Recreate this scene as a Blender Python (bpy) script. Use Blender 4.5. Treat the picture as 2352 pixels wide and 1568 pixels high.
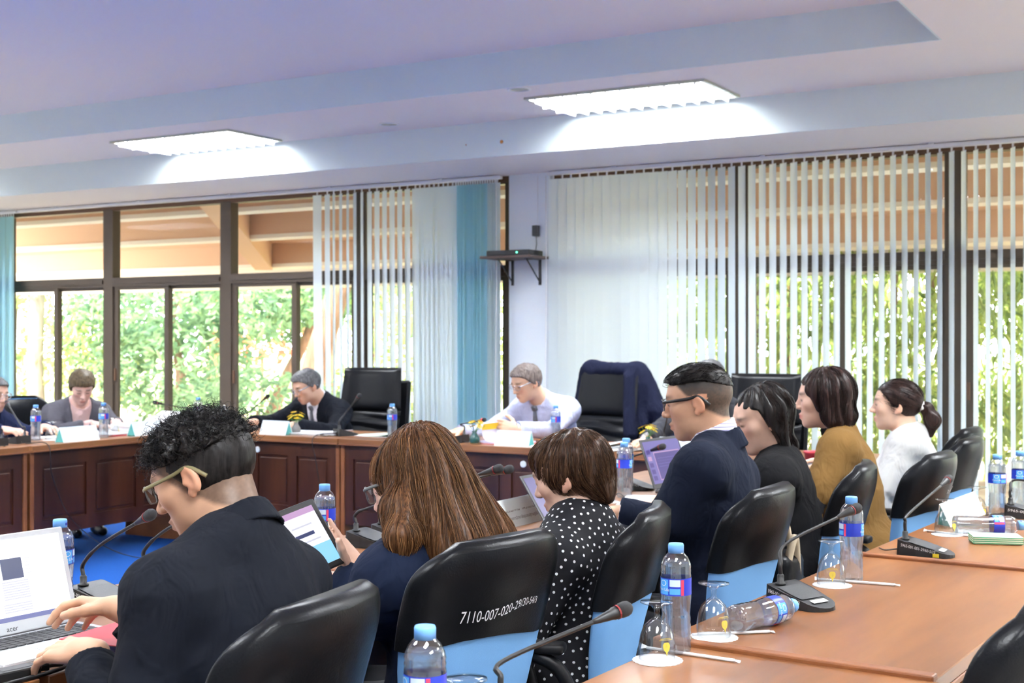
import bpy, bmesh, math, random
import numpy as np
from mathutils import Vector, Matrix, Euler

for _o in list(bpy.data.objects):
    bpy.data.objects.remove(_o, do_unlink=True)
SC = bpy.context.scene
COL = SC.collection
PI = math.pi
random.seed(7)

# ---------------------------------------------------------------- camera
# room axes: +X along the window wall to the right, +Y towards the window wall, floor z = 0
cam_d = bpy.data.cameras.new('camera')
cam_d.sensor_width = 22.3
cam_d.lens = 2990.0 / 2352.0 * 22.3
cam_d.shift_y = -9.0 / 2352.0
cam_d.clip_start = 0.05
cam_d.clip_end = 200
cam_d.dof.use_dof = True
cam_d.dof.focus_distance = 2.95
cam_d.dof.aperture_fstop = 5.0
cam = bpy.data.objects.new('camera', cam_d)
COL.objects.link(cam)
cam.location = (0, 0, 1.40)
cam.rotation_euler = (PI / 2, 0, math.radians(30.0))
SC.camera = cam

# ---------------------------------------------------------------- world, sun, exposure
world = bpy.data.worlds.new('overcast_sky')
SC.world = world
world.use_nodes = True
_n = world.node_tree.nodes
_bg = _n.get('Background') or _n.new('ShaderNodeBackground')
_bg.inputs[0].default_value = (0.86, 0.95, 1.0, 1)
_bg.inputs[1].default_value = 6.5
sun_d = bpy.data.lights.new('sun', 'SUN')
sun_d.energy = 6.0
sun_d.angle = math.radians(8)
sun_d.color = (1.0, 0.95, 0.86)
sun = bpy.data.objects.new('sun', sun_d)
COL.objects.link(sun)
sun.location = (-4, -10, 20)
sun.rotation_euler = (math.radians(38), 0, math.radians(20))
LAMP = 40.0          # emission of the fluorescent diffusers
SC.view_settings.view_transform = 'Standard'
SC.view_settings.look = 'None'
SC.view_settings.gamma = 1.0
SC.view_settings.use_curve_mapping = False
SC.view_settings.exposure = 1.05
SC.cycles.use_denoising = True
SC.cycles.max_bounces = 7
SC.cycles.diffuse_bounces = 4
SC.cycles.glossy_bounces = 3
SC.cycles.transmission_bounces = 6
SC.cycles.use_adaptive_sampling = True
SC.cycles.adaptive_threshold = 0.04
SC.cycles.transparent_max_bounces = 24
SC.cycles.caustics_reflective = False
SC.cycles.caustics_refractive = False
SC.cycles.sample_clamp_indirect = 6.0
# ================================================================ helpers
def tag(o, label=None, cat=None, group=None, kind=None):
    if label: o['label'] = label
    if cat: o['category'] = cat
    if group: o['group'] = group
    if kind: o['kind'] = kind
    return o

def empty(name, loc=(0, 0, 0), rz=0.0, label=None, cat=None, group=None, kind=None):
    o = bpy.data.objects.new(name, None)
    COL.objects.link(o)
    o.location = loc
    o.rotation_euler = (0, 0, rz)
    o.empty_display_size = 0.1
    return tag(o, label, cat, group, kind)

def copy_tree(o, parent=None):
    c = o.copy()
    COL.objects.link(c)
    c.parent = parent
    for ch in list(o.children):
        copy_tree(ch, c)
    return c

MATS = {}
def mat(name, col, rough=0.5, metal=0.0, spec=0.5, noise=None, bump=None, coat=0.0, emit=None, sheen=0.0):
    """principled material; noise = (scale xyz, second colour, contrast) ; bump = (scale, strength)"""
    if name in MATS: return MATS[name]
    m = bpy.data.materials.new(name); m.use_nodes = True
    nt = m.node_tree; N = nt.nodes; L = nt.links
    p = N['Principled BSDF']
    p.inputs['Base Color'].default_value = (*col, 1)
    p.inputs['Roughness'].default_value = rough
    p.inputs['Metallic'].default_value = metal
    p.inputs['Specular IOR Level'].default_value = spec
    if coat: p.inputs['Coat Weight'].default_value = coat; p.inputs['Coat Roughness'].default_value = 0.08
    if sheen: p.inputs['Sheen Weight'].default_value = sheen
    if emit:
        p.inputs['Emission Color'].default_value = (*emit[0], 1); p.inputs['Emission Strength'].default_value = emit[1]
    if noise or bump:
        tc = N.new('ShaderNodeTexCoord')
    if noise:
        sc, c2, con = noise
        mp = N.new('ShaderNodeMapping'); mp.inputs['Scale'].default_value = sc
        L.new(tc.outputs['Object'], mp.inputs[0])
        nz = N.new('ShaderNodeTexNoise'); nz.inputs['Scale'].default_value = 1; nz.inputs['Detail'].default_value = 6
        nz.inputs['Roughness'].default_value = 0.6
        L.new(mp.outputs[0], nz.inputs['Vector'])
        rp = N.new('ShaderNodeValToRGB')
        rp.color_ramp.elements[0].position = 0.5 - con; rp.color_ramp.elements[1].position = 0.5 + con
        rp.color_ramp.elements[0].color = (*col, 1); rp.color_ramp.elements[1].color = (*c2, 1)
        L.new(nz.outputs[0], rp.inputs[0]); L.new(rp.outputs[0], p.inputs['Base Color'])
    if bump:
        nb = N.new('ShaderNodeTexNoise'); nb.inputs['Scale'].default_value = bump[0]; nb.inputs['Detail'].default_value = 3
        L.new(tc.outputs['Object'], nb.inputs['Vector'])
        b = N.new('ShaderNodeBump'); b.inputs['Strength'].default_value = bump[1]; b.inputs['Distance'].default_value = 0.002
        L.new(nb.outputs[0], b.inputs['Height']); L.new(b.outputs[0], p.inputs['Normal'])
    MATS[name] = m
    return m

def glass_mat(name, tint=(1, 1, 1), ior=1.45, rough=0.0, base=0.0):
    """thin sheet of clear glass or plastic: straight transmission plus fresnel reflection"""
    m = bpy.data.materials.new(name); m.use_nodes = True
    nt = m.node_tree; N = nt.nodes; L = nt.links
    N.remove(N['Principled BSDF'])
    out = N['Material Output']
    tr = N.new('ShaderNodeBsdfTransparent'); tr.inputs[0].default_value = (*tint, 1)
    gl = N.new('ShaderNodeBsdfGlossy'); gl.inputs['Roughness'].default_value = rough
    lw = N.new('ShaderNodeLayerWeight'); lw.inputs[0].default_value = 0.5
    pw = N.new('ShaderNodeMath'); pw.operation = 'POWER'; pw.inputs[1].default_value = 4.0
    f0 = ((ior - 1) / (ior + 1)) ** 2 + base
    ad = N.new('ShaderNodeMath'); ad.operation = 'MULTIPLY_ADD'; ad.inputs[1].default_value = 1 - f0; ad.inputs[2].default_value = f0; ad.use_clamp = True
    mx = N.new('ShaderNodeMixShader')
    L.new(lw.outputs['Facing'], pw.inputs[0]); L.new(pw.outputs[0], ad.inputs[0]); L.new(ad.outputs[0], mx.inputs[0])
    L.new(tr.outputs[0], mx.inputs[1]); L.new(gl.outputs[0], mx.inputs[2])
    L.new(mx.outputs[0], out.inputs[0])
    MATS[name] = m
    return m

def cloth_translucent(name, col, tcol, w):
    m = bpy.data.materials.new(name); m.use_nodes = True
    nt = m.node_tree; N = nt.nodes; L = nt.links
    N.remove(N['Principled BSDF'])
    d = N.new('ShaderNodeBsdfDiffuse'); d.inputs[0].default_value = (*col, 1)
    t = N.new('ShaderNodeBsdfTranslucent'); t.inputs[0].default_value = (*tcol, 1)
    mx = N.new('ShaderNodeMixShader'); mx.inputs[0].default_value = w
    L.new(d.outputs[0], mx.inputs[1]); L.new(t.outputs[0], mx.inputs[2]); L.new(mx.outputs[0], N['Material Output'].inputs[0])
    MATS[name] = m
    return m

def wood_mat(name, c1, c2, c3, axis, rough, coat=0.0):
    """stained wood with grain along one object axis"""
    m = bpy.data.materials.new(name); m.use_nodes = True
    nt = m.node_tree; N = nt.nodes; L = nt.links; p = N['Principled BSDF']
    tc = N.new('ShaderNodeTexCoord'); mp = N.new('ShaderNodeMapping')
    s = [6, 6, 6]; s[axis] = 0.8
    mp.inputs['Scale'].default_value = s
    L.new(tc.outputs['Object'], mp.inputs[0])
    nz = N.new('ShaderNodeTexNoise'); nz.inputs['Scale'].default_value = 1.0; nz.inputs['Detail'].default_value = 8
    nz.inputs['Roughness'].default_value = 0.55; nz.inputs['Distortion'].default_value = 0.15
    L.new(mp.outputs[0], nz.inputs['Vector'])
    rp = N.new('ShaderNodeValToRGB'); e = rp.color_ramp.elements
    e[0].position = 0.30; e[1].position = 0.74; e[0].color = (*c1, 1); e[1].color = (*c3, 1)
    k = e.new(0.5); k.color = (*c2, 1)
    L.new(nz.outputs[0], rp.inputs[0]); L.new(rp.outputs[0], p.inputs['Base Color'])
    p.inputs['Roughness'].default_value = rough
    if coat: p.inputs['Coat Weight'].default_value = coat; p.inputs['Coat Roughness'].default_value = 0.28
    MATS[name] = m
    return m

def link_mesh(name, me, m=None, parent=None, smooth=False, loc=None, rot=None):
    if m is not None:
        me.materials.append(MATS[m] if isinstance(m, str) else m)
    if smooth:
        me.polygons.foreach_set('use_smooth', np.ones(len(me.polygons), dtype=bool))
    o = bpy.data.objects.new(name, me)
    COL.objects.link(o)
    if parent is not None: o.parent = parent
    if loc is not None: o.location = loc
    if rot is not None: o.rotation_euler = rot
    return o

class MB:
    """collects shapes of one part into one mesh"""
    def __init__(s): s.v = []; s.f = []
    def add(s, vs, fs):
        n = len(s.v); s.v += [tuple(map(float, q)) for q in vs]; s.f += [tuple(n + i for i in f) for f in fs]; return s
    def box(s, a, b):
        x0, y0, z0 = a; x1, y1, z1 = b
        vs = [(x0, y0, z0), (x1, y0, z0), (x1, y1, z0), (x0, y1, z0), (x0, y0, z1), (x1, y0, z1), (x1, y1, z1), (x0, y1, z1)]
        return s.add(vs, [(3, 2, 1, 0), (4, 5, 6, 7), (0, 1, 5, 4), (1, 2, 6, 5), (2, 3, 7, 6), (3, 0, 4, 7)])
    def rbox(s, a, b, r, seg=2, M=None):
        bm = bmesh.new()
        bmesh.ops.create_cube(bm, size=1.0)
        sz = [b[i] - a[i] for i in range(3)]; c = [(a[i] + b[i]) / 2 for i in range(3)]
        for v in bm.verts: v.co = Vector((v.co.x * sz[0], v.co.y * sz[1], v.co.z * sz[2]))
        bmesh.ops.bevel(bm, geom=list(bm.edges), offset=min(r, min(sz) * .49), segments=seg, profile=0.5, affect='EDGES', clamp_overlap=True)
        bm.verts.index_update()
        vs = [v.co + Vector(c) for v in bm.verts]
        if M is not None: vs = [M @ v for v in vs]
        s.add(vs, [tuple(v.index for v in f.verts) for f in bm.faces]); bm.free(); return s
    def tube(s, pts, r, n=8, cap=True, flat=1.0):
        P = [Vector(p) for p in pts]; k = len(P)
        rs = r if hasattr(r, '__len__') else [r] * k
        up = None; rings = []
        for i in range(k):
            d = (P[min(i + 1, k - 1)] - P[max(i - 1, 0)])
            d = d.normalized() if d.length > 1e-9 else Vector((0, 0, 1))
            if up is None:
                a = Vector((0, 0, 1)) if abs(d.z) < .9 else Vector((1, 0, 0))
                up = (a - d * a.dot(d)).normalized()
            else:
                up = up - d * up.dot(d)
                up = up.normalized() if up.length > 1e-6 else d.orthogonal().normalized()
            sd = d.cross(up)
            rings.append([P[i] + (up * math.cos(2 * PI * j / n) * flat + sd * math.sin(2 * PI * j / n)) * rs[i] for j in range(n)])
        vs = [q for R in rings for q in R]; fs = []
        for i in range(k - 1):
            for j in range(n):
                a = i * n + j; b = i * n + (j + 1) % n
                fs.append((a, b, b + n, a + n))
        if cap:
            fs.append(tuple(range(n - 1, -1, -1))); fs.append(tuple((k - 1) * n + j for j in range(n)))
        return s.add(vs, fs)
    def lathe(s, prof, n=20, org=(0, 0, 0), M=None, closed=False):
        vs = []; fs = []; k = len(prof)
        for (r, z) in prof:
            for j in range(n):
                a = 2 * PI * j / n
                v = Vector((r * math.cos(a), r * math.sin(a), z))
                if M is not None: v = M @ v
                vs.append(v + Vector(org))
        for i in range(k - 1 if not closed else k):
            for j in range(n):
                a = i * n + j; b = i * n + (j + 1) % n; i2 = (i + 1) % k
                fs.append((a, b, i2 * n + (j + 1) % n, i2 * n + j))
        if not closed:
            fs.append(tuple(range(n - 1, -1, -1))); fs.append(tuple((k - 1) * n + j for j in range(n)))
        return s.add(vs, fs)
    def prism(s, poly, axis, lo, hi):
        """poly of 2-D points extruded along axis (0 x, 1 y, 2 z)"""
        n = len(poly)
        def p3(q, t):
            if axis == 0: return (t, q[0], q[1])
            if axis == 1: return (q[0], t, q[1])
            return (q[0], q[1], t)
        vs = [p3(q, lo) for q in poly] + [p3(q, hi) for q in poly]
        fs = [tuple(range(n - 1, -1, -1)), tuple(range(n, 2 * n))]
        fs += [(i, (i + 1) % n, n + (i + 1) % n, n + i) for i in range(n)]
        return s.add(vs, fs)
    def grid(s, P):
        """P: rows of points"""
        r = len(P); c = len(P[0])
        vs = [q for R in P for q in R]
        fs = [(i * c + j, i * c + j + 1, (i + 1) * c + j + 1, (i + 1) * c + j) for i in range(r - 1) for j in range(c - 1)]
        return s.add(vs, fs)
    def mesh(s, name):
        me = bpy.data.meshes.new(name); me.from_pydata(s.v, [], s.f); me.update()
        bm = bmesh.new(); bm.from_mesh(me); bmesh.ops.recalc_face_normals(bm, faces=bm.faces); bm.to_mesh(me); bm.free()
        return me
    def build(s, name, m, parent=None, smooth=False, loc=None, rot=None):
        return link_mesh(name, s.mesh(name), m, parent, smooth, loc, rot)

def smooth_by_angle(o, deg=40):
    me = o.data
    me.polygons.foreach_set('use_smooth', np.ones(len(me.polygons), dtype=bool))
    bm = bmesh.new(); bm.from_mesh(me)
    for e in bm.edges:
        e.smooth = not (len(e.link_faces) == 2 and e.calc_face_angle(0) > math.radians(deg))
    bm.to_mesh(me); bm.free()
    return o

def bez(p0, p1, p2, p3, n=12):
    p0, p1, p2, p3 = map(Vector, (p0, p1, p2, p3)); out = []
    for i in range(n + 1):
        t = i / n; u = 1 - t
        out.append(p0 * u**3 + p1 * 3 * u * u * t + p2 * 3 * u * t * t + p3 * t**3)
    return out

def catmull(pts, n=6):
    P = [Vector(p) for p in pts]; P = [P[0] * 2 - P[1]] + P + [P[-1] * 2 - P[-2]]; out = []
    for i in range(1, len(P) - 2):
        for k in range(n):
            t = k / n; a, b, c, d = P[i - 1], P[i], P[i + 1], P[i + 2]
            out.append(0.5 * (b * 2 + (c - a) * t + (a * 2 - b * 5 + c * 4 - d) * t * t + (b * 3 - a - c * 3 + d) * t**3))
    out.append(P[-2]); return out

_TX = {}
def text_mesh(body, size):
    """flat lettering as a mesh in the xy plane, centred on the origin"""
    k = (body, size)
    if k in _TX: return _TX[k]
    cu = bpy.data.curves.new('lettering', 'FONT'); cu.body = body; cu.size = size
    cu.align_x = 'CENTER'; cu.align_y = 'CENTER'; cu.resolution_u = 3
    o = bpy.data.objects.new('lettering', cu); COL.objects.link(o)
    dg = bpy.context.evaluated_depsgraph_get(); dg.update()
    me = bpy.data.meshes.new_from_object(o.evaluated_get(dg), depsgraph=dg)
    bpy.data.objects.remove(o, do_unlink=True); bpy.data.curves.remove(cu)
    me.materials.clear()
    V = [tuple(v.co) for v in me.vertices]; Fc = [tuple(p.vertices) for p in me.polygons]
    bpy.data.meshes.remove(me)
    _TX[k] = (V, Fc)
    return _TX[k]

def lettering(name, body, size, m, parent, M, bend=None):
    """M maps the flat text (x right, y up, z out) into the parent's frame; bend = radius wraps it round a vertical cylinder"""
    V, Fc = text_mesh(body, size)
    if bend:
        V = [(bend * math.sin(x / bend), y, bend * math.cos(x / bend)) for x, y, z in V]
    b = MB(); b.v = [tuple(M @ Vector(v)) for v in V]; b.f = list(Fc)
    me = bpy.data.meshes.new(name); me.from_pydata(b.v, [], b.f)
    return link_mesh(name, me, m, parent)

def frame_of(org, right, up):
    """matrix with columns right, up, normal"""
    r = Vector(right).normalized(); u = Vector(up); u = (u - r * u.dot(r)).normalized(); n = r.cross(u)
    M = Matrix(((r.x, u.x, n.x, org[0]), (r.y, u.y, n.y, org[1]), (r.z, u.z, n.z, org[2]), (0, 0, 0, 1)))
    return M
# ================================================================ materials of the place
mat('ceiling_paint', (0.86, 0.81, 0.80), 0.9, spec=0.2)
mat('cornice_paint', (0.69, 0.77, 0.78), 0.9, spec=0.2)
mat('wall_paint', (0.80, 0.85, 0.90), 0.85, spec=0.2)
mat('carpet', (0.008, 0.055, 0.24), 0.95, spec=0.1, noise=((90, 90, 90), (0.012, 0.08, 0.32), 0.25), bump=(600, 0.5))
mat('bronze_frame', (0.085, 0.062, 0.045), 0.42, metal=0.25)
mat('brown_frame', (0.13, 0.065, 0.035), 0.45)
mat('white_metal', (0.82, 0.83, 0.85), 0.4)
mat('lamp_metal', (0.55, 0.56, 0.45), 0.35, metal=0.6)
mat('louvre_white', (0.92, 0.93, 0.96), 0.25)
mat('diffuser', (1, 1, 1), 0.5, emit=((0.93, 0.97, 1.0), LAMP))
glass_mat('window_glass', (0.96, 1.0, 0.98), 1.5)
cloth_translucent('blind_white', (0.80, 0.89, 0.94), (0.86, 0.94, 0.98), 0.42)
cloth_translucent('blind_stack_tint', (0.56, 0.80, 0.90), (0.58, 0.84, 0.95), 0.5)  # blue of light through stacked slats is put into the cloth colour
mat('chain_white', (0.75, 0.75, 0.75), 0.4)
mat('rust', (0.45, 0.20, 0.06), 0.9)

XL, XR, YN, YF = -14.6, 3.6, -3.2, 9.1      # inner faces of the room

def struct(name, mb, m, parent=None):
    o = mb.build(name, m, parent)
    if parent is None: o['kind'] = 'structure'
    return o

mat('bounce_floor', (0.55, 0.50, 0.45), 0.6, noise=((3, 3, 3), (0.48, 0.43, 0.38), 0.3))  # unseen beige floor, made up to bounce neutral light upwards
struct('floor', MB().box((XL, YN, -0.12), (XR, YF + 0.02, -0.006)), 'bounce_floor')
struct('floor_carpet', MB().box((-8.6, 0.2, -0.008), (-1.3, 8.9, 0.0)), 'carpet')
struct('wall_left', MB().box((XL - 0.15, YN, -0.12), (XL, YF + 0.15, 3.5)), 'wall_paint')
struct('wall_right', MB().box((XR, YN, -0.12), (XR + 0.15, YF + 0.15, 3.5)), 'wall_paint')
struct('wall_near', MB().box((XL - 0.15, YN - 0.15, -0.12), (XR + 0.15, YN, 3.5)), 'wall_paint')
# stepped ceiling: window soffit, lamp strip, raised middle
struct('ceiling', MB().box((XL, 8.04, 2.70), (XR, YF + 0.15, 2.95))
       .box((XL, 7.0, 2.95), (XR, YF + 0.15, 3.5)), 'ceiling_paint')
struct('ceiling_right', MB().box((-1.45, YN, 2.95), (XR, 7.0, 3.5)), 'ceiling_paint')
struct('ceiling_left', MB().box((XL, YN, 2.95), (-11.4, 7.0, 3.5)), 'ceiling_paint')
struct('ceiling_raised', MB().box((-11.4, YN, 3.18), (-1.45, 7.0, 3.5)), 'ceiling_paint')
# painted upright faces of the steps
struct('trim_1', MB().box((XL, 8.028, 2.70), (XR, 8.04, 2.95)), 'cornice_paint')
struct('trim_2', MB().box((-11.4, 6.988, 2.951), (-1.462, 7.0, 3.18)), 'cornice_paint')
struct('trim_3', MB().box((-1.462, YN, 2.951), (-1.45, 7.0, 3.18)), 'cornice_paint')
struct('trim_4', MB().box((-11.4, YN, 2.951), (-11.388, 6.988, 3.18)), 'cornice_paint')

# pillar and end walls of the window front
struct('wall_pillar', MB().box((-5.235, 9.02, 0.0), (-4.86, 9.25, 2.70)), 'wall_paint')
struct('wall_far', MB().box((XL, 9.1, 0.0), (-12.9, 9.25, 2.70)).box((2.80, 9.1, 0.0), (XR, 9.25, 2.70)), 'wall_paint')

# ---------------------------------------------------------------- windows
ZT0, ZT1, ZH = 1.895, 1.985, 2.69
def window(idx, x0, x1, wl, wr, slide):
    """one bay from mullion to mullion: wl/wr half widths of its upright frames"""
    w = empty('window_%d' % idx, ((x0 + x1) / 2, 9.1, 0), kind='structure')
    h = (x1 - x0) / 2
    MB().box((-h, -0.03, 0.0), (-h + wl, 0.07, ZH)).build('jamb', 'bronze_frame', w)
    MB().box((h - wr, -0.03, 0.0), (h, 0.07, ZH)).build('jamb', 'bronze_frame', w)
    MB().box((-h + wl, -0.03, ZT0), (h - wr, 0.07, ZT1)).box((-h + wl, -0.045, ZT0 + .03), (h - wr, -0.03, ZT1 - .025)).build('transom', 'bronze_frame', w)
    MB().box((-h + wl, -0.03, ZH - 0.05), (h - wr, 0.07, ZH)).build('head_rail', 'brown_frame', w)
    MB().box((-h + wl, -0.03, 0.0), (h - wr, 0.07, 0.06)).build('sill_rail', 'bronze_frame', w)
    MB().grid([[(-h + wl, 0.02, ZT1), (h - wr, 0.02, ZT1)], [(-h + wl, 0.02, ZH - 0.05), (h - wr, 0.02, ZH - .05)]]).build('pane', 'window_glass', w)
    a, b = -h + wl, h - wr
    mid = a + (b - a) * slide
    for k, (u, v, y) in enumerate(((a, mid + 0.03, 0.0), (mid - 0.03, b, 0.035))):
        s = MB().box((u, y - .014, 0.06), (u + 0.055, y + .014, ZT0)).box((v - 0.055, y - .014, 0.06), (v, y + .014, ZT0))
        s.box((u + .055, y - .014, 0.06), (v - .055, y + .014, 0.13)).box((u + .055, y - .014, ZT0 - 0.03), (v - .055, y + .014, ZT0))
        so = s.build('sash', 'bronze_frame', w)
        MB().grid([[(u + .05, y, 0.12), (v - .05, y, .12)], [(u + .05, y, ZT0 - .025), (v - .05, y, ZT0 - .025)]]).build('pane', 'window_glass', so)
        if k == 0:
            MB().rbox((u + .012, y - .030, 0.98), (u + .034, y - .012, 1.10), .004).build('latch', 'brown_frame', so)
    return w

bays = [(-12.9, -11.33, .5), (-11.33, -9.81, .5), (-9.81, -8.285, .5), (-8.285, -6.76, .52), (-6.76, -5.235, .5),
        (-4.86, -3.32, .5), (-3.32, -1.80, .5), (-1.80, -0.27, .5), (-0.27, 1.26, .5), (1.26, 2.80, .5)]
for i, (a, b, s) in enumerate(bays):
    window(i + 1, a, b, 0.065, 0.065, s)
struct('trim_5', MB().box((-12.9, 9.06, 2.655), (-5.235, 9.075, 2.70)).box((-4.86, 9.06, 2.655), (2.8, 9.075, 2.70)), 'brown_frame')

# ---------------------------------------------------------------- vertical blinds
def blind(x0, x1, label, slats, group='vertical blinds along the window front'):
    """slats: list of (x, turn in degrees, width, material, bottom sway)"""
    b = empty('vertical_blind', ((x0 + x1) / 2, 8.96, 2.70), label=label, cat='blind', group=group)
    cx = (x0 + x1) / 2
    MB().rbox((x0 - cx, -.022, -.034), (x1 - cx, .022, -.006), .005).build('headrail', 'white_metal', b)
    nb = max(2, int((x1 - x0) / 1.1))
    for i in range(nb):
        x = x0 - cx + (i + .5) * (x1 - x0) / nb
        MB().box((x - .02, -.03, -.012), (x + .02, .03, -.0)).build('bracket', 'chain_white', b)
    for (x, turn, w, m, sway) in slats:
        lx = x - cx; t = math.radians(turn); c, s_ = math.cos(t) * w / 2, math.sin(t) * w / 2
        rows = []
        nz = 7
        for k in range(nz):
            f = k / (nz - 1); z = -.062 - f * (2.70 - .062 - .045)
            dx = sway * f * f
            r = []
            for j in range(3):
                q = (j - 1); bow = .006 * (1 - q * q)
                r.append((lx + dx + c * q - math.sin(t) * bow, s_ * q + math.cos(t) * bow, z))
            rows.append(r)
        sb = MB().grid(rows)
        so = sb.build('slat', m, b, smooth=True)
        MB().box((lx - .006, -.003, -.064), (lx + .006, .003, -.032)).build('carrier', 'chain_white', so)
    return b

rb = random.Random(3)
# far left bundle at the edge of the view
blind(-12.85, -10.99, 'bundle of stacked vertical slats, given the blue of light shining through, gathered at the far left window',
      [(-11.05 - 0.035 * k, -30 + 9 * (k % 3), .09, 'blind_stack_tint', 0.0) for k in range(14)])
# left half: empty rail over the open windows, a few slats, then stacked slats and a bundle tinted like light through the stack, by the pillar
sl = []
sl += [(-7.13, -6, .105, 'blind_white', .05), (-7.02, -22, .089, 'blind_white', .03)]
for k, x in enumerate((-6.95, -6.875, -6.80, -6.725, -6.65)): sl.append((x, -38 + 3 * (k % 2), .089, 'blind_white', .02))
for k in range(6): sl.append((-6.57 + k * .078, -27 + 3 * (k % 2), .089, 'blind_white', .02))
for k in range(9): sl.append((-6.10 + k * .046, -12 + rb.uniform(-8, 8), .089, 'blind_white', rb.uniform(.0, .04)))
for k in range(18): sl.append((-5.70 + k * .023, -38 + rb.uniform(-16, 16), .089, 'blind_stack_tint' if k < 13 else 'blind_white', rb.uniform(-.01, .015)))
blind(-10.97, -5.27, 'white vertical blind left of the pillar ending in stacked slats given the blue of light shining through', sl)
# right half: closed slats by the pillar that open more and more to the right
sl = []
x = -4.80
while x < 1.0:
    turn = -float(np.interp(x, [-4.9, -4.2, -3.9, -3.6, -3.3, -2.5, -1.8, -1.3, 0], [8, 8, 14, 27, 34, 47, 57, 63, 68]))
    sl.append((x, turn + rb.uniform(-2, 2), .089, 'blind_white', rb.uniform(-.008, .008)))
    x += .077
blind(-4.85, 1.0, 'long white vertical blind right of the pillar, closed then opening to the right', sl)

# bead chain and cord beside the pillar
for (x, r, lab, nm) in ((-4.835, .004, 'white bead chain hanging beside the pillar by the right blind', 'bead_chain'),
                        (-5.285, .0035, 'thin pull cord hanging left of the pillar by the blue-tinted slats', 'pull_cord')):
    c = empty(nm, (x, 8.90, 0), label=lab, cat='cord')
    MB().tube([(0, 0, 2.66), (.004, 0, 1.8), (-.006, 0, 1.0), (0, 0, .55)], r, 6).build('cord', 'chain_white', c)
    MB().rbox((-.014, -.008, .50), (.014, .008, .55), .004).build('weight', 'chain_white', c)

# ---------------------------------------------------------------- ceiling lamps
def lamp_proto():
    r = empty('ceiling_light', (0, 0, 2.95))
    f = MB()
    f.box((-.62, -.31, -.016), (.62, -.285, 0)).box((-.62, .285, -.016), (.62, .31, 0))
    f.box((-.62, -.285, -.016), (-.595, .285, 0)).box((.595, -.285, -.016), (.62, .285, 0))
    f.build('frame', 'lamp_metal', r)
    MB().box((-.595, -.285, -.004), (.595, .285, -.001)).build('diffuser', 'diffuser', r)
    for y in (-.095, .095):
        MB().prism([(-.012, -.006), (.012, -.006), (.003, -.045), (-.003, -.045)], 0, -.595, .595).build('louvre', 'louvre_white', r, loc=(0, y, 0))
    for k in range(12):
        x = -.55 + k * .1
        MB().prism([(-.010, -.006), (.010, -.006), (.001, -.042), (-.001, -.042)], 1, -.285, .285).build('blade', 'louvre_white', r, loc=(x, 0, 0))
    return r
lp = lamp_proto()
LPOS = [(-3.52, 7.63, 0, 'lit louvred ceiling lamp above the closed blinds, the right one of two'),
        (-7.28, 7.63, 0, 'lit louvred ceiling lamp above the open windows, the left one of two')]
for x, y, rz, w in ((-11.0, 7.63, 0, 'in the window strip beyond the left edge'), (0.24, 7.63, 0, 'in the window strip beyond the right edge'), (-13.0, 5.1, 0, 'near the far left wall, mirrored in the window'), (-13.0, 1.4, 1, 'near the left wall beyond the view'),
                    (-.3, 4.6, 1, 'above the far outer right table'), (-.3, 0.9, 1, 'above the near outer right table'), (1.9, 4.6, 1, 'by the right wall, the further one'), (1.9, .9, 1, 'by the right wall, the nearer one')):
    LPOS.append((x, y, rz, 'louvred ceiling lamp ' + w))
for x, y, w in ((-3.6, 4.2, 'far right'), (-6.4, 4.2, 'far middle'), (-9.2, 4.2, 'far left'), (-3.6, 1.0, 'near right'), (-6.4, 1.0, 'near middle'), (-9.2, 1.0, 'near left')):
    LPOS.append((x, y, 2, 'unseen louvred lamp added on the raised ceiling, %s of six above the open middle' % w))  # these six hang out of view, put in for the room's light
for i, (x, y, rz, lab) in enumerate(LPOS):
    o = lp if i == 0 else copy_tree(lp)
    o.location = (x, y, 3.18 if rz == 2 else 2.95)
    o.rotation_euler = (0, 0, PI / 2 if rz == 1 else 0)
    tag(o, lab, 'ceiling lamp', 'louvred ceiling lamps')
for (x, y, lab) in ((-5.50, 7.74, 'small round recessed downlight between the two lit lamps'), (-4.02, 7.05, 'small round recessed downlight near the edge of the raised ceiling')):
    d = empty('downlight', (x, y, 2.95), label=lab, cat='downlight', group='recessed downlights')
    MB().lathe([(.058, -.001), (.075, -.001), (.075, -.006), (.068, -.009), (.058, -.006)], 24, closed=True).build('ring', 'white_metal', d, smooth=True)
    MB().lathe([(.0005, -.002), (.058, -.002), (.058, -.001), (.0005, -.001)], 20).build('lens', 'lamp_metal', d)
for (x, z, r_) in ((-4.72, 2.80, .014), (-5.02, 2.80, .006)):
    st = MB().lathe([(.0005, 0), (r_, 0), (r_ * .8, .003), (.0005, .003)], 9, M=Matrix.Rotation(PI / 2, 4, 'X'))
    tag(st.build('rust_spot', 'rust', loc=(x, 8.027, z)), 'small rusty spot on the pale ceiling step' if r_ > .01 else 'tiny rusty speck on the pale ceiling step', 'stain')
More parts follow.
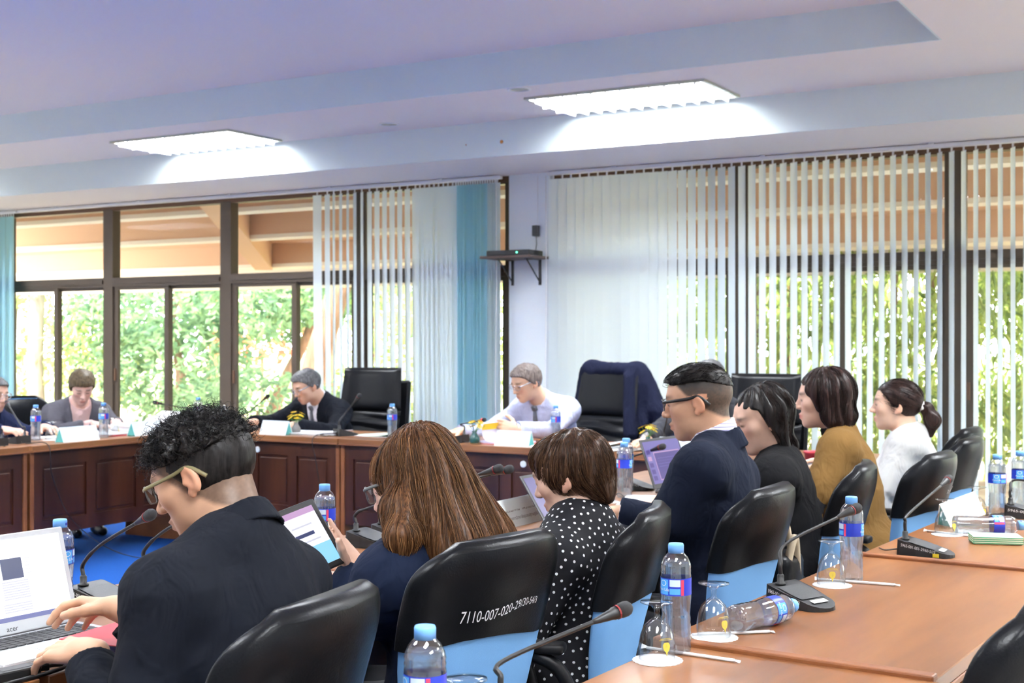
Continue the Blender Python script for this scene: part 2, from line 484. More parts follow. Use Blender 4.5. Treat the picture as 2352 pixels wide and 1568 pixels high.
# ================================================================ outside: eaves and garden
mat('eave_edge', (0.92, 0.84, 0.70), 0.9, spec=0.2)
mat('eave_paint', (0.72, 0.47, 0.30), 0.9, spec=0.2)
mat('bark', (0.30, 0.17, 0.11), 0.95, noise=((14, 14, 3), (0.16, 0.09, 0.06), 0.2))
mat('bark_grey', (0.32, 0.26, 0.21), 0.95, noise=((14, 14, 3), (0.18, 0.14, 0.11), 0.2))
mat('leaf_litter', (0.42, 0.24, 0.17), 0.95, noise=((2.2, 2.2, 2.2), (0.62, 0.50, 0.36), 0.12))
mat('grass', (0.28, 0.36, 0.10), 0.95, noise=((3, 3, 3), (0.46, 0.46, 0.20), 0.2))
mat('pale_stone', (0.55, 0.52, 0.50), 0.9, noise=((3, 3, 3), (0.40, 0.38, 0.36), 0.2))
def leaf_mat(name, c, t):
    m = cloth_translucent(name, c, t, 0.45)
    nt = m.node_tree; N = nt.nodes; L = nt.links
    g = N.new('ShaderNodeNewGeometry'); rp = N.new('ShaderNodeValToRGB')
    e = rp.color_ramp.elements
    e[0].color = (c[0] * .6, c[1] * .65, c[2] * .7, 1); e[1].color = (min(1, c[0] * 1.7), min(1, c[1] * 1.45), min(1, c[2] * 1.3), 1)
    L.new(g.outputs['Random Per Island'], rp.inputs[0])
    for n in N:
        if n.type in ('BSDF_DIFFUSE', 'BSDF_TRANSLUCENT'): L.new(rp.outputs[0], n.inputs[0])
leaf_mat('leaf_green', (0.20, 0.32, 0.18), (0.3, 0.5, 0.12))
leaf_mat('leaf_light', (0.40, 0.50, 0.20), (0.45, 0.6, 0.12))
leaf_mat('leaf_red', (0.50, 0.16, 0.10), (0.6, 0.2, 0.1))

# sloping eave slab with beams along the front and a diagonal hip beam
def eave_z(y): return 2.653 - 0.133 * (y - 10.0)
eb = empty('eave', (0, 9.25, 0), kind='structure')
def slab(a, b, up0, up1):
    return [(a, eave_z(a + 9.25) + up0), (b, eave_z(b + 9.25) + up0), (b, eave_z(b + 9.25) + up1), (a, eave_z(a + 9.25) + up1)]
MB().prism(slab(0.0, 4.3, .30, .45), 0, -18, 6).build('slab', 'eave_paint', eb)
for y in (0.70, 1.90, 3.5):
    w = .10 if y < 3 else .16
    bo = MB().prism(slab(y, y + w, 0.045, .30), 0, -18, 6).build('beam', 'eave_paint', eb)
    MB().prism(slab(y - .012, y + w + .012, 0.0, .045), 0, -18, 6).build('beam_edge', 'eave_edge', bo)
for (x0, y0, x1, y1) in ((-8.75, .05, -11.0, 3.5), (-0.1, .05, .0, 3.5)):
    d = Vector((x1 - x0, y1 - y0)).normalized(); n = Vector((-d.y, d.x)) * .11
    vs = []
    for (x, y) in ((x0, y0), (x1, y1)):
        for sg in (-1, 1):
            for up in (-.03, .30):
                vs.append((x + n.x * sg, y + n.y * sg, eave_z(y + 9.25) + up))
    MB().add(vs, [(0, 1, 3, 2), (4, 5, 7, 6), (0, 1, 5, 4), (2, 3, 7, 6), (0, 2, 6, 4), (1, 3, 7, 5)]).build('hip_beam', 'eave_paint', eb)
MB().prism(slab(4.25, 4.35, -.12, .5), 0, -18, 6).build('sky_shield_fascia', 'eave_edge', eb)  # board added at the eave's end to block bright sky from the soffit
struct('ground', MB().box((-70, 9.25, -0.45), (30, 90, -0.12)), 'leaf_litter')
struct('lawn', MB().box((-70, 19.5, -0.2), (30, 90, -0.10)), 'grass')
struct('terrace', MB().box((-20, 9.25, -0.2), (8, 11.4, -0.02)), 'pale_stone')

def leaf_mesh(rng, pts, ln, wd, droop):
    n = len(pts)
    az = rng.uniform(0, 2 * PI, n); el = rng.normal(-droop, .5, n)
    d = np.stack([np.cos(az) * np.cos(el), np.sin(az) * np.cos(el), np.sin(el)], 1)
    s = np.cross(d, rng.normal(size=(n, 3))); s /= np.linalg.norm(s, axis=1)[:, None]
    L = (ln * rng.uniform(.6, 1.3, n))[:, None]; W = (wd * rng.uniform(.7, 1.2, n))[:, None]
    nrm = np.cross(d, s)
    v = np.stack([pts, pts + d * L * .45 + s * W + nrm * W * .3, pts + d * L - nrm * L * .12, pts + d * L * .45 - s * W + nrm * W * .3], 1).reshape(-1, 3)
    f = np.arange(4 * n).reshape(n, 4)
    tri = np.concatenate([f[:, [0, 1, 2]], f[:, [0, 2, 3]]])
    me = bpy.data.meshes.new('foliage'); me.from_pydata(v.tolist(), [], tri.tolist()); return me

def tree(name, label, cat, x, y, h, blobs, nleaf, ln, wd, lm, trunks, bm='bark', droop=.3, seed=1, group='trees and shrubs in the garden'):
    """blobs: leafy masses (dx, dy, z, rx, ry, rz); trunks: polylines with radii"""
    rng = np.random.default_rng(seed)
    t = empty(name, (x, y, -.12), label=label, cat=cat, group=group)
    for (pts, r0, r1) in trunks:
        c = catmull(pts, 5); k = len(c)
        MB().tube(c, [r0 + (r1 - r0) * i / (k - 1) for i in range(k)], 9).build('trunk', bm, t, smooth=True)
    vol = np.array([b[3] * b[4] * b[5] for b in blobs]); cnt = (nleaf * vol / vol.sum()).astype(int)
    P = []
    for b, c in zip(blobs, cnt):
        u = rng.normal(size=(c, 3)); u /= np.linalg.norm(u, axis=1)[:, None]
        u *= rng.uniform(.35, 1.0, c)[:, None] ** .5
        P.append(u * np.array(b[3:6]) + np.array(b[:3]))
    o = link_mesh('foliage', leaf_mesh(rng, np.concatenate(P), ln, wd, droop), lm, t)
    o['kind'] = 'stuff'
    return t

# broad-leaved trees seen through the left windows
tree('leafy_tree', 'dense green broad-leaved tree outside the second and third windows', 'tree', -15.9, 16.2, 3,
     [(0, 0, 1.0, 1.7, 1.0, 1.0), (-.4, 0, 2.1, 1.6, 1.0, .9), (1.5, .3, 2.2, 1.3, .9, .7), (-1.7, .2, 1.7, 1.0, .9, 1.1), (.9, -.2, .55, .9, .6, .55)], 5200, .20, .045, 'leaf_green',
     [([(0, 0, 0), (.1, 0, .9), (-.1, 0, 1.8), (.2, 0, 2.6)], .10, .05)], seed=2)
tree('leaning_tree', 'tree with a leaning dark trunk between the second and third mullions', 'tree', -14.6, 17.6, 3,
     [(.6, 0, 2.3, 1.3, .8, .6), (-.3, 0, 1.9, .7, .7, .5), (1.8, .4, 2.6, 1.2, .9, .5)], 2000, .20, .045, 'leaf_green',
     [([(-.5, 0, 0), (-.1, 0, .8), (.35, 0, 1.5), (.9, 0, 2.6)], .13, .06)], seed=3)
tree('thick_trunk_tree', 'thick reddish brown tree trunk leaning beside the first white slats', 'tree', -12.75, 16.0, 5,
     [(1.0, 1.0, 3.0, 1.8, 1.2, .6), (1.6, 0, 2.2, .7, .6, .6)], 1400, .20, .05, 'leaf_light',
     [([(-.20, 0, 0), (-.1, 0, .8), (.25, 0, 1.8), (.75, 0, 3.0)], .25, .16), ([(.9, .1, 0), (.8, .1, .9), (.95, .1, 1.7), (.7, .1, 2.6)], .19, .12)], seed=4)
tree('slim_trees', 'clump of slim grey trunks outside the leftmost window', 'tree', -19.3, 15.8, 4,
     [(-.6, 0, 2.6, 1.4, 1.0, .7), (.8, .4, 2.9, 1.2, .8, .6), (-.9, .4, .9, .9, .7, .8), (1.3, .5, 1.2, 1.1, .8, 1.0), (.1, .9, 1.6, 1.0, .6, .8)], 3600, .17, .04, 'leaf_light',
     [([(-.75, 0, 0), (-.7, 0, 1.2), (-.75, 0, 3)], .10, .07), ([(-.2, 0, 0), (-.25, 0, 1.2), (-.1, 0, 3)], .11, .08), ([(.45, 0, 0), (.4, 0, 1.2), (.5, 0, 3)], .16, .12)], 'bark_grey', seed=5)
tree('low_shrub', 'low green shrub with red leaf tips below the third window', 'shrub', -12.2, 14.0, 1,
     [(0, 0, .55, 1.5, .8, .55), (1.4, .2, .5, 1.0, .7, .45)], 1500, .14, .035, 'leaf_green', [([(0, 0, 0), (0, 0, .5)], .03, .02)], seed=6)
tree('red_shrub', 'small red-leaved shrub on the bright ground behind the leaning trunk', 'shrub', -18.6, 21.5, 1,
     [(0, 0, 1.5, 1.6, .8, .5)], 500, .18, .05, 'leaf_red', [([(0, 0, 0), (0, 0, 1.4)], .05, .03)], seed=7)
tree('bright_shrub', 'bright yellow-green shrub seen between the slats left of the pillar', 'shrub', -9.9, 14.6, 2,
     [(0, 0, 1.0, 1.3, .8, .9), (1.2, .3, 1.8, 1.2, .8, .7)], 2200, .16, .03, 'leaf_light', [([(0, 0, 0), (.1, 0, 1.0)], .05, .03)], seed=8)
# bamboo-like growth seen through the right blind
for i, (x, y, lm, lab) in enumerate(((-6.5, 14.6, 'leaf_light', 'bamboo clump with narrow bright leaves behind the middle of the right blind'),
                                     (-4.7, 14.2, 'leaf_light', 'bamboo clump with drooping leaves behind the open slats left of the right mullion'),
                                     (-3.1, 14.0, 'leaf_light', 'bamboo clump with dense drooping leaves at the right mullion'),
                                     (-1.5, 14.4, 'leaf_light', 'bamboo clump with drooping leaves at the right edge of the windows'))):
    tree('bamboo_clump', lab, 'bamboo', x, y, 3,
         [(0, 0, 2.2, 1.2, .7, .8), (.3, .2, 1.3, 1.0, .6, .7), (-.5, 0, 2.8, 1.0, .7, .6), (0, .3, .7, 1.2, .6, .6)], 4200, .22, .024, lm,
         [([(-.3 + .3 * k, .1 * k, 0), (-.3 + .33 * k, .1 * k, 1.2), (-.25 + .4 * k, .1 * k, 3.0)], .035, .02) for k in range(3)], 'bark', droop=.9, seed=20 + i)
for i, (x, y) in enumerate(((-22, 28), (-16, 31), (-10, 30), (-4, 29), (2, 28), (-28, 30))):
    tree('background_tree', ('hazy tree far back in the garden, number %d from the left'.replace('number %d', ['leftmost', 'second', 'third', 'fourth', 'fifth', 'sixth'][[1, 2, 3, 4, 5, 0][i]])),
         'tree', x, y, 6, [(0, 0, 4.2, 3.0, 1.6, 2.0), (1.5, .5, 2.6, 1.6, 1.2, 1.0)], 900, .5, .13, 'leaf_light', [([(0, 0, 0), (.2, 0, 2), (0, 0, 5)], .22, .12)], seed=40 + i)
# ================================================================ tables
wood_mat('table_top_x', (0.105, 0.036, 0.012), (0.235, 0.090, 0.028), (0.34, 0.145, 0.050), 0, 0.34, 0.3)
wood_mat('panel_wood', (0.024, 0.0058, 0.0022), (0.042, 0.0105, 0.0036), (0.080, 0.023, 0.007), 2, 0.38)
wood_mat('edge_wood', (0.15, 0.045, 0.012), (0.20, 0.065, 0.018), (0.26, 0.09, 0.026), 0, 0.5, 0.0)
mat('grommet', (0.75, 0.78, 0.76), 0.5)

def table(label, loc, rz, L, W, group, panel=-1, front_panels=3, ends=True, top_m='table_top_x', legs=False, lip=False, h=.75, holes=()):
    """long side along local x; panel = -1 puts the modesty panel on the local -y side"""
    t = empty('conference_table', loc, rz, label, 'table', group)
    MB().rbox((-L / 2, -W / 2, h - .03), (L / 2, W / 2, h), .002, 1).build('tabletop', top_m, t)
    for ya, yb in ((-W / 2 - .004, -W / 2 + .03), (W / 2 - .03, W / 2 + .004)):
        MB().rbox((-L / 2, ya, h - .042), (L / 2, yb, h - .030), .004).build('edge_strip', 'edge_wood', t)
    if lip:
        for sx in (-1, 1):
            MB().rbox((sx * L / 2 - .016, -W / 2, h - .036), (sx * L / 2 + .016, W / 2 + .004, h + .010), .004).build('end_lip', 'edge_wood', t)
    if panel:
        y = panel * (W / 2 - .05)
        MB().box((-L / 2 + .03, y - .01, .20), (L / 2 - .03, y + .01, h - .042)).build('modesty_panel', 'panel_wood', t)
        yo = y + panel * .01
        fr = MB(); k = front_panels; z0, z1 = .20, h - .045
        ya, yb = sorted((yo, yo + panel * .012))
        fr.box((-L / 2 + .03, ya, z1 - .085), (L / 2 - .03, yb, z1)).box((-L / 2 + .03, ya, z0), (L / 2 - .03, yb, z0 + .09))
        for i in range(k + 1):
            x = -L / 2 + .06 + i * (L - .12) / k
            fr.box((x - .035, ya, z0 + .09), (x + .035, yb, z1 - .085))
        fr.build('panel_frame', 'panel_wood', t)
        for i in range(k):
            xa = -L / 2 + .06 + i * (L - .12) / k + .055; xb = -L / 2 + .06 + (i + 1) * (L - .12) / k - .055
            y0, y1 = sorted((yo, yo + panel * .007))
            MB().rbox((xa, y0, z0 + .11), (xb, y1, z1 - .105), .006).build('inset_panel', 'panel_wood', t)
        for x in holes:
            MB().lathe([(.0005, 0), (.020, 0), (.020, .006), (.013, .008), (.0005, .008)], 16, M=Matrix.Rotation(PI / 2 * (1 if panel < 0 else -1), 4, 'X')).build('grommet', 'grommet', t, loc=(x, yo + panel * .012, h - .10))
    if ends:
        for sx in (-1, 1):
            x = sx * (L / 2 - .015)
            MB().rbox((x - .015, -W / 2 + .02, 0), (x + .015, W / 2 - .03, h - .03), .004).build('end_panel', 'panel_wood' if abs(rz) > 9 else 'edge_wood', t)
    return t

G = 'wooden conference tables set in a ring'
table('dark wooden table unit behind the vase by the black-suited man', (-5.72, 7.02, 0), 0, 1.12, .66, G, -1, 3, holes=(-.13,))
table('long dark wooden table in front of the man in the pale shirt', (-3.92, 7.02, 0), 0, 2.46, .66, G, -1, 4, holes=(.12,))
table('dark wooden table at the right end of the far row, behind the flowers', (-2.16, 7.02, 0), 0, 1.04, .66, G, -1, 2)
table('dark wooden table in front of the woman in the grey jacket', (-6.72, 6.00, 0), PI / 2, 1.36, .66, G, -1, 3, top_m='table_top_x', holes=(.34,))
table('dark wooden corner table unit beside the open papers on the far left', (-6.72, 7.02, 0), 0, .66, .66, G, 0)
table('dark wooden table cut by the left edge of the view', (-6.72, 4.62, 0), PI / 2, 1.36, .66, G, -1, 3)
# inner right row where the near people sit (modesty panel faces the open middle)
for i, (y, L, lab) in enumerate(((1.02, 1.36, 'wooden table under the black power adapter at the near left corner'), (2.40, 1.36, 'wooden table carrying the silver laptop and two gooseneck microphones'),
                                 (3.78, 1.36, 'wooden table carrying the pale name sign between the two seated women'), (5.16, 1.36, 'wooden table carrying the open laptop with the purple screen'),
                                 (6.26, .80, 'wooden table at the far end of the inner right row'))):
    table(lab, (-2.32, y, 0), PI / 2, L, .60, G, 1, 3)
# outer right row
G2 = 'glossy wooden tables in the outer right row'
table('glossy brown wooden table in the right foreground cut by the bottom edge', (-.835, 1.88, 0), PI / 2 - math.radians(3.0), 1.33, .59, G2, 0, lip=False)
table('glossy brown wooden table carrying the lying bottle and the black microphone', (-.795, 3.215, 0), PI / 2 - math.radians(3.4), 1.31, .59, G2, 0, lip=True)
table('glossy brown wooden table carrying the green striped packet at the right', (-.715, 4.59, 0), PI / 2 - math.radians(3.4), 1.33, .59, G2, 0)

# ================================================================ chairs
mat('leather', (0.006, 0.0065, 0.008), 0.30, spec=0.12, bump=(220, 0.22))
mat('leather_seam', (0.02, 0.02, 0.024), 0.5)
mat('cover_blue', (0.20, 0.43, 0.78), 0.9, spec=0.1, bump=(900, 0.3))
mat('black_plastic', (0.008, 0.008, 0.009), 0.42, spec=.2)
mat('chrome', (0.6, 0.6, 0.62), 0.2, metal=1.0)
mat('paint_white', (0.85, 0.86, 0.88), 0.6)
mat('label_white', (0.78, 0.80, 0.82), 0.6)

BH, BZ0 = 0.955, 0.50
def back_profile(z):
    """half width, thickness, backward offset of the backrest at height z"""
    f = (z - BZ0) / (BH - BZ0)
    w = .170 + .050 * math.sin(min(1, f / .75) * PI / 2)
    if f > .78: w -= .052 * ((f - .78) / .22) ** 3
    t = .050 + .026 * math.sin(min(1, f / .7) * PI / 2)
    if f > .72: t -= .042 * ((f - .72) / .28) ** 3
    off = .055 * f + .055 * f * f
    return float(w), float(t), float(off)

def back_loop(z, grow, n=40):
    """closed loop round the backrest; local: x across, -y is the sitter's side, +y the rear"""
    w, t, off = back_profile(z); w += grow; t += 2 * grow
    out = []
    for j in range(n):
        a = 2 * PI * j / n
        c, s = math.cos(a), math.sin(a)
        x = w * math.copysign(abs(c) ** .32, c); y = t / 2 * math.copysign(abs(s) ** .55, s)
        y += off - .055 * (x / .22) ** 2          # wraps round the sitter
        out.append((x, y))
    return out

def loft_back(z_lo, z_hi, grow, nz, n=40, top_cap=True):
    rows = []
    for i in range(nz):
        f = i / (nz - 1); f = 1 - (1 - f) ** 1.6
        row = []
        hi = z_hi(0) if callable(z_hi) else z_hi
        base = back_loop(BZ0, grow, n)
        for j in range(n):
            x0 = base[j][0] / .17
            lo = z_lo(x0) if callable(z_lo) else z_lo
            z = lo + (hi - lo) * f
            q = back_loop(z, grow, n)[j]
            row.append((q[0], q[1], z))
        rows.append(row)
    m = MB(); vs = [p for r in rows for p in r]; fs = []
    for i in range(nz - 1):
        for j in range(n):
            a = i * n + j; b = i * n + (j + 1) % n
            fs.append((a, b, b + n, a + n))
    if top_cap:
        c = len(vs); last = rows[-1]
        cx = sum(p[0] for p in last) / n; cy = sum(p[1] for p in last) / n
        # rounded closing cap
        inner = [(cx + (p[0] - cx) * .82, cy + (p[1] - cy) * .6, p[2] + .011 + grow) for p in last]
        vs += inner; base_i = (nz - 1) * n
        for j in range(n):
            fs.append((base_i + j, base_i + (j + 1) % n, c + (j + 1) % n, c + j))
        vs.append((cx, cy, last[0][2] + .015 + grow)); e = len(vs) - 1
        for j in range(n): fs.append((c + j, c + (j + 1) % n, e))
    return m.add(vs, fs)

def office_chair():
    """meeting chair: black leather back hood over a light blue cover; origin on the floor under the seat, sitter faces -y"""
    r = empty('office_chair')
    loft_back(BZ0, BH - .012, 0.0, 14).build('backrest_cover', 'cover_blue', r, smooth=True)
    def hem(x): return .748 + .020 * math.sin(2.2 * x + .6) - .008 * x
    hood = loft_back(lambda x: hem(x), BH, .006, 18).build('leather_hood', 'leather', r, smooth=True)
    for b in r.children:
        b.location = (0, .20, 0)
    s = MB().rbox((-.235, -.27, .395), (.235, .20, .475), .035, 3)
    s.build('seat', 'leather', r, smooth=True)
    MB().tube([(0, .10, .39), (0, .26, .40), (0, .275, .50), (0, .27, .60)], [.03, .03, .028, .022], 8, flat=.5).build('back_bracket', 'black_plastic', r, smooth=True)
    for sx in (-1, 1):
        arm = catmull([(sx * .22, .16, .40), (sx * .275, .15, .50), (sx * .285, .10, .625), (sx * .28, -.02, .655), (sx * .275, -.14, .645), (sx * .268, -.20, .60), (sx * .25, -.16, .48), (sx * .22, -.10, .40)], 5)
        MB().tube(arm, .017, 8).build('arm_loop', 'black_plastic', r, smooth=True)
        MB().rbox((sx * .28 - .028, -.15, .655), (sx * .28 + .028, .12, .682), .012, 3).build('armrest', 'black_plastic', r, smooth=True)
    MB().tube([(0, 0, .10), (0, 0, .40)], .026, 12).build('gas_column', 'chrome', r, smooth=True)
    for k in range(5):
        a = 2 * PI * k / 5 + .3
        MB().tube([(0, 0, .13), (.16 * math.cos(a), .16 * math.sin(a), .105), (.29 * math.cos(a), .29 * math.sin(a), .075)], [.030, .024, .016], 8, flat=.7).build('leg', 'black_plastic', r, smooth=True)
        MB().lathe([(.001, -.02), (.026, -.02), (.03, -.012), (.03, .012), (.026, .02), (.001, .02)], 12, M=Matrix.Rotation(a, 4, 'Z') @ Matrix.Rotation(PI / 2, 4, 'X')).build('caster', 'black_plastic', r, loc=(.29 * math.cos(a), .29 * math.sin(a), .031))
    return r

GC = 'black leather office chairs with blue back covers'
OC = office_chair()
def rear_marks(c, txt, size, dx, z, sticker=False, wide=.2):
    """hand-painted inventory number on the rear of the hood"""
    hood = [k for k in c.children if k.name.startswith('leather_hood')][0]
    if txt:
        w, t, off = back_profile(z)
        V, Fc = text_mesh(txt, size)
        vs = []
        hw = max(abs(v[0]) for v in V)
        for (x, y, _) in V:
            # painted by hand: the second half runs smaller and the line climbs a little
            q = x / hw; k = 1.0 - .28 * q
            X = -dx - wide / 2 * (q - .10 * q * q); Z = z + y * k + .004 * math.sin(4 * q) + .006 * q
            w2, t2, o2 = back_profile(Z)
            vs.append((X, o2 - .055 * (X / .22) ** 2 + t2 / 2 + .0080, Z))
        me = bpy.data.meshes.new('inventory_number'); me.from_pydata(vs, [], Fc)
        link_mesh('inventory_number', me, 'paint_white', hood)['label'] = 'white hand-painted inventory number'
    if sticker:
        MB().box((-dx - .118, 0, z - .105), (-dx - .075, .0012, z - .045)).build('barcode_sticker', 'label_white', hood, loc=(0, .0870, 0), rot=(0.0, 0, -.12))
        for k in range(7):
            MB().box((-dx - .113 + k * .0047, .0014, z - .086), (-dx - .1105 + k * .0047 + .0012 * (k % 2), .0018, z - .064)).build('barcode_bar', 'black_plastic', hood, loc=(0, .0870, 0), rot=(0.0, 0, -.12))

def yaw_from(theta):
    """rotation that turns the chair's sitter direction (-y) to the world angle theta in degrees"""
    return math.radians(theta + 90)
CH = [  # x, y of the backrest's middle, facing angle, label, number
    (-1.40, 1.72, 188, 'black leather office chair behind the curly-haired man at the laptop', None),
    (-1.47, 2.44, 170, 'black leather chair with the long white hand-painted number, behind the long-haired woman', '7110-007-020-29/30-54/3'),
    (-1.385, 3.02, 196, 'black and blue office chair behind the woman in the polka-dot blouse', None),
    (-1.275, 3.63, 180, 'black and blue office chair behind the man with the faded haircut', None),
    (-1.235, 4.46, 190, 'black and blue office chair behind the woman in the black jacket', None),
    (-1.09, 5.00, 176, 'black chair with a barcode sticker, behind the woman in the mustard jacket', '7110-007'),
    (-1.130, 5.80, 178, 'black chair behind the woman in the white jacket', '7110-007-020'),
    (-1.250, 6.45, 178, 'empty black chair furthest along the inner right row', None),
    (-0.36, 2.36, 178, 'black leather chair in the bottom right corner at the outer table', None),
]
for i, (x, y, th, lab, num) in enumerate(CH):
    c = OC if i == 0 else copy_tree(OC)
    a = yaw_from(th)
    c.rotation_euler = (0, 0, a)
    off = Vector((-math.sin(a), math.cos(a))) * .24
    c.location = (x - off.x, y - off.y, 0)
    tag(c, lab, 'chair', GC)
CHAIRS = [o for o in COL.objects if o.name.startswith('office_chair')]
for c, (x, y, th, lab, num) in zip(CHAIRS, CH):
    if num:
        big = len(num) > 15
        rear_marks(c, num, .030 if big else .018, -.012 if big else .05, .818 if big else .83, sticker=(num == '7110-007'), wide=.235 if big else .10)

# ---------------------------------------------------------------- executive chairs
def exec_chair():
    """high-backed padded leather chair; sitter faces -y"""
    r = empty('executive_chair')
    def pad(z0, z1, w0, w1, t, y0, y1, ruch, nm):
        m = MB(); nz, nx = 22, 15; rows = []
        for side in (1, -1):
            R = []
            for i in range(nz + 1):
                f = i / nz; z = z0 + (z1 - z0) * f; w = w0 + (w1 - w0) * f; yy = y0 + (y1 - y0) * f
                e = min(1, math.sqrt(max(0, 1 - (2 * f - 1) ** 8)))
                row = []
                for j in range(nx + 1):
                    q = 2 * j / nx - 1
                    puff = e * math.sqrt(max(0, 1 - abs(q) ** 6))
                    rr = ruch * math.sin(f * PI * 9 + 1.2 * math.sin(q * 3)) * puff if side == -1 else 0
                    row.append((q * w, yy + side * (t / 2 * puff + rr) - .05 * (1 - q * q) * 0 - .06 * abs(q) ** 3, z))
                R.append(row)
            m.grid(R)
        return m.build(nm, 'leather', r, smooth=True)
    pad(.50, .86, .235, .255, .10, .20, .27, .009, 'lumbar_pad')
    pad(.85, 1.20, .255, .235, .10, .27, .335, .0, 'head_pad')
    MB().rbox((-.255, -.035, .48), (.255, .02, 1.17), .02, 2, Matrix.Translation((0, .245, 0)) @ Matrix.Rotation(-.17, 4, 'X') @ Matrix.Translation((0, .02, -.06))).build('back_shell', 'leather', r)
    MB().rbox((-.26, -.28, .39), (.26, .22, .50), .045, 3).build('seat', 'leather', r, smooth=True)
    for sx in (-1, 1):
        MB().tube(catmull([(sx * .27, .20, .42), (sx * .31, .16, .60), (sx * .31, .0, .67), (sx * .31, -.20, .655), (sx * .28, -.22, .45)], 5), .022, 8).build('arm_loop', 'black_plastic', r, smooth=True)
    MB().tube([(0, 0, .08), (0, 0, .40)], .03, 12).build('gas_column', 'chrome', r, smooth=True)
    for k in range(5):
        a = 2 * PI * k / 5
        MB().tube([(0, 0, .12), (.31 * math.cos(a), .31 * math.sin(a), .05)], [.035, .02], 8).build('leg', 'black_plastic', r, smooth=True)
    return r
EC = exec_chair()
for i, (x, y, th, lab) in enumerate(((-5.97, 8.02, 285, 'high black leather executive chair beside the man in the black suit'),
                                     (-4.01, 7.99, 262, 'high black leather executive chair with a navy jacket hung over it'),
                                     (-2.86, 8.12, 275, 'high black leather executive chair behind the dark-haired women'))):
    c = EC if i == 0 else copy_tree(EC)
    c.location = (x, y, 0); c.rotation_euler = (0, 0, yaw_from(th)); tag(c, lab, 'chair', 'black leather executive chairs at the far tables')
    c.scale = (1, 1, (.97, 1.0, .965)[i])
c = copy_tree(OC); a = yaw_from(345); c.rotation_euler = (0, 0, a); c.location = (-7.62, 6.36, 0)
tag(c, 'black leather chair with a rounded back beside the woman in the grey jacket', 'chair', GC)
# ================================================================ things on the tables
TZ = .7505
def water_mat(name, ior):
    """bottled water seen through crinkled plastic: part clear, part refracting, part milky scatter of the skylight"""
    m = bpy.data.materials.new(name); m.use_nodes = True
    nt = m.node_tree; N = nt.nodes; L = nt.links; N.remove(N['Principled BSDF'])
    g = N.new('ShaderNodeBsdfGlass'); g.inputs['IOR'].default_value = ior; g.inputs['Roughness'].default_value = .04; g.inputs['Color'].default_value = (.96, .98, 1, 1)
    t = N.new('ShaderNodeBsdfTransparent'); t.inputs[0].default_value = (.95, .98, 1, 1)
    d = N.new('ShaderNodeBsdfTranslucent'); d.inputs[0].default_value = (.80, .89, 1.0, 1)
    mx = N.new('ShaderNodeMixShader'); mx.inputs[0].default_value = .42; m2 = N.new('ShaderNodeMixShader'); m2.inputs[0].default_value = .12
    L.new(g.outputs[0], mx.inputs[1]); L.new(t.outputs[0], mx.inputs[2]); L.new(mx.outputs[0], m2.inputs[1]); L.new(d.outputs[0], m2.inputs[2])
    L.new(m2.outputs[0], N['Material Output'].inputs[0]); MATS[name] = m
water_mat('water', 1.22)
glass_mat('pet_plastic', (.97, .985, 1.0), 1.5, rough=.03, base=.15)
glass_mat('goblet_glass', (.98, .99, .99), 1.52, rough=.01, base=.03)
mat('cap_blue', (.16, .42, .86), .4); mat('cap_logo', (.03, .05, .40), .5)
mat('label_blue', (.02, .05, .52), .35); mat('label_sky', (.10, .42, .90), .35); mat('label_pale', (.62, .78, .92), .4); mat('label_red', (.70, .06, .12), .4); mat('print_white', (.88, .9, .94), .5)
mat('print_gold', (.70, .55, .08), .45); mat('paper', (.86, .87, .88), .8); mat('sign_pale', (.68, .86, .88), .6); mat('sign_teal', (.10, .42, .40), .6); mat('print_dark', (.05, .05, .06), .7)
mat('print_grey', (.38, .44, .46), .7)

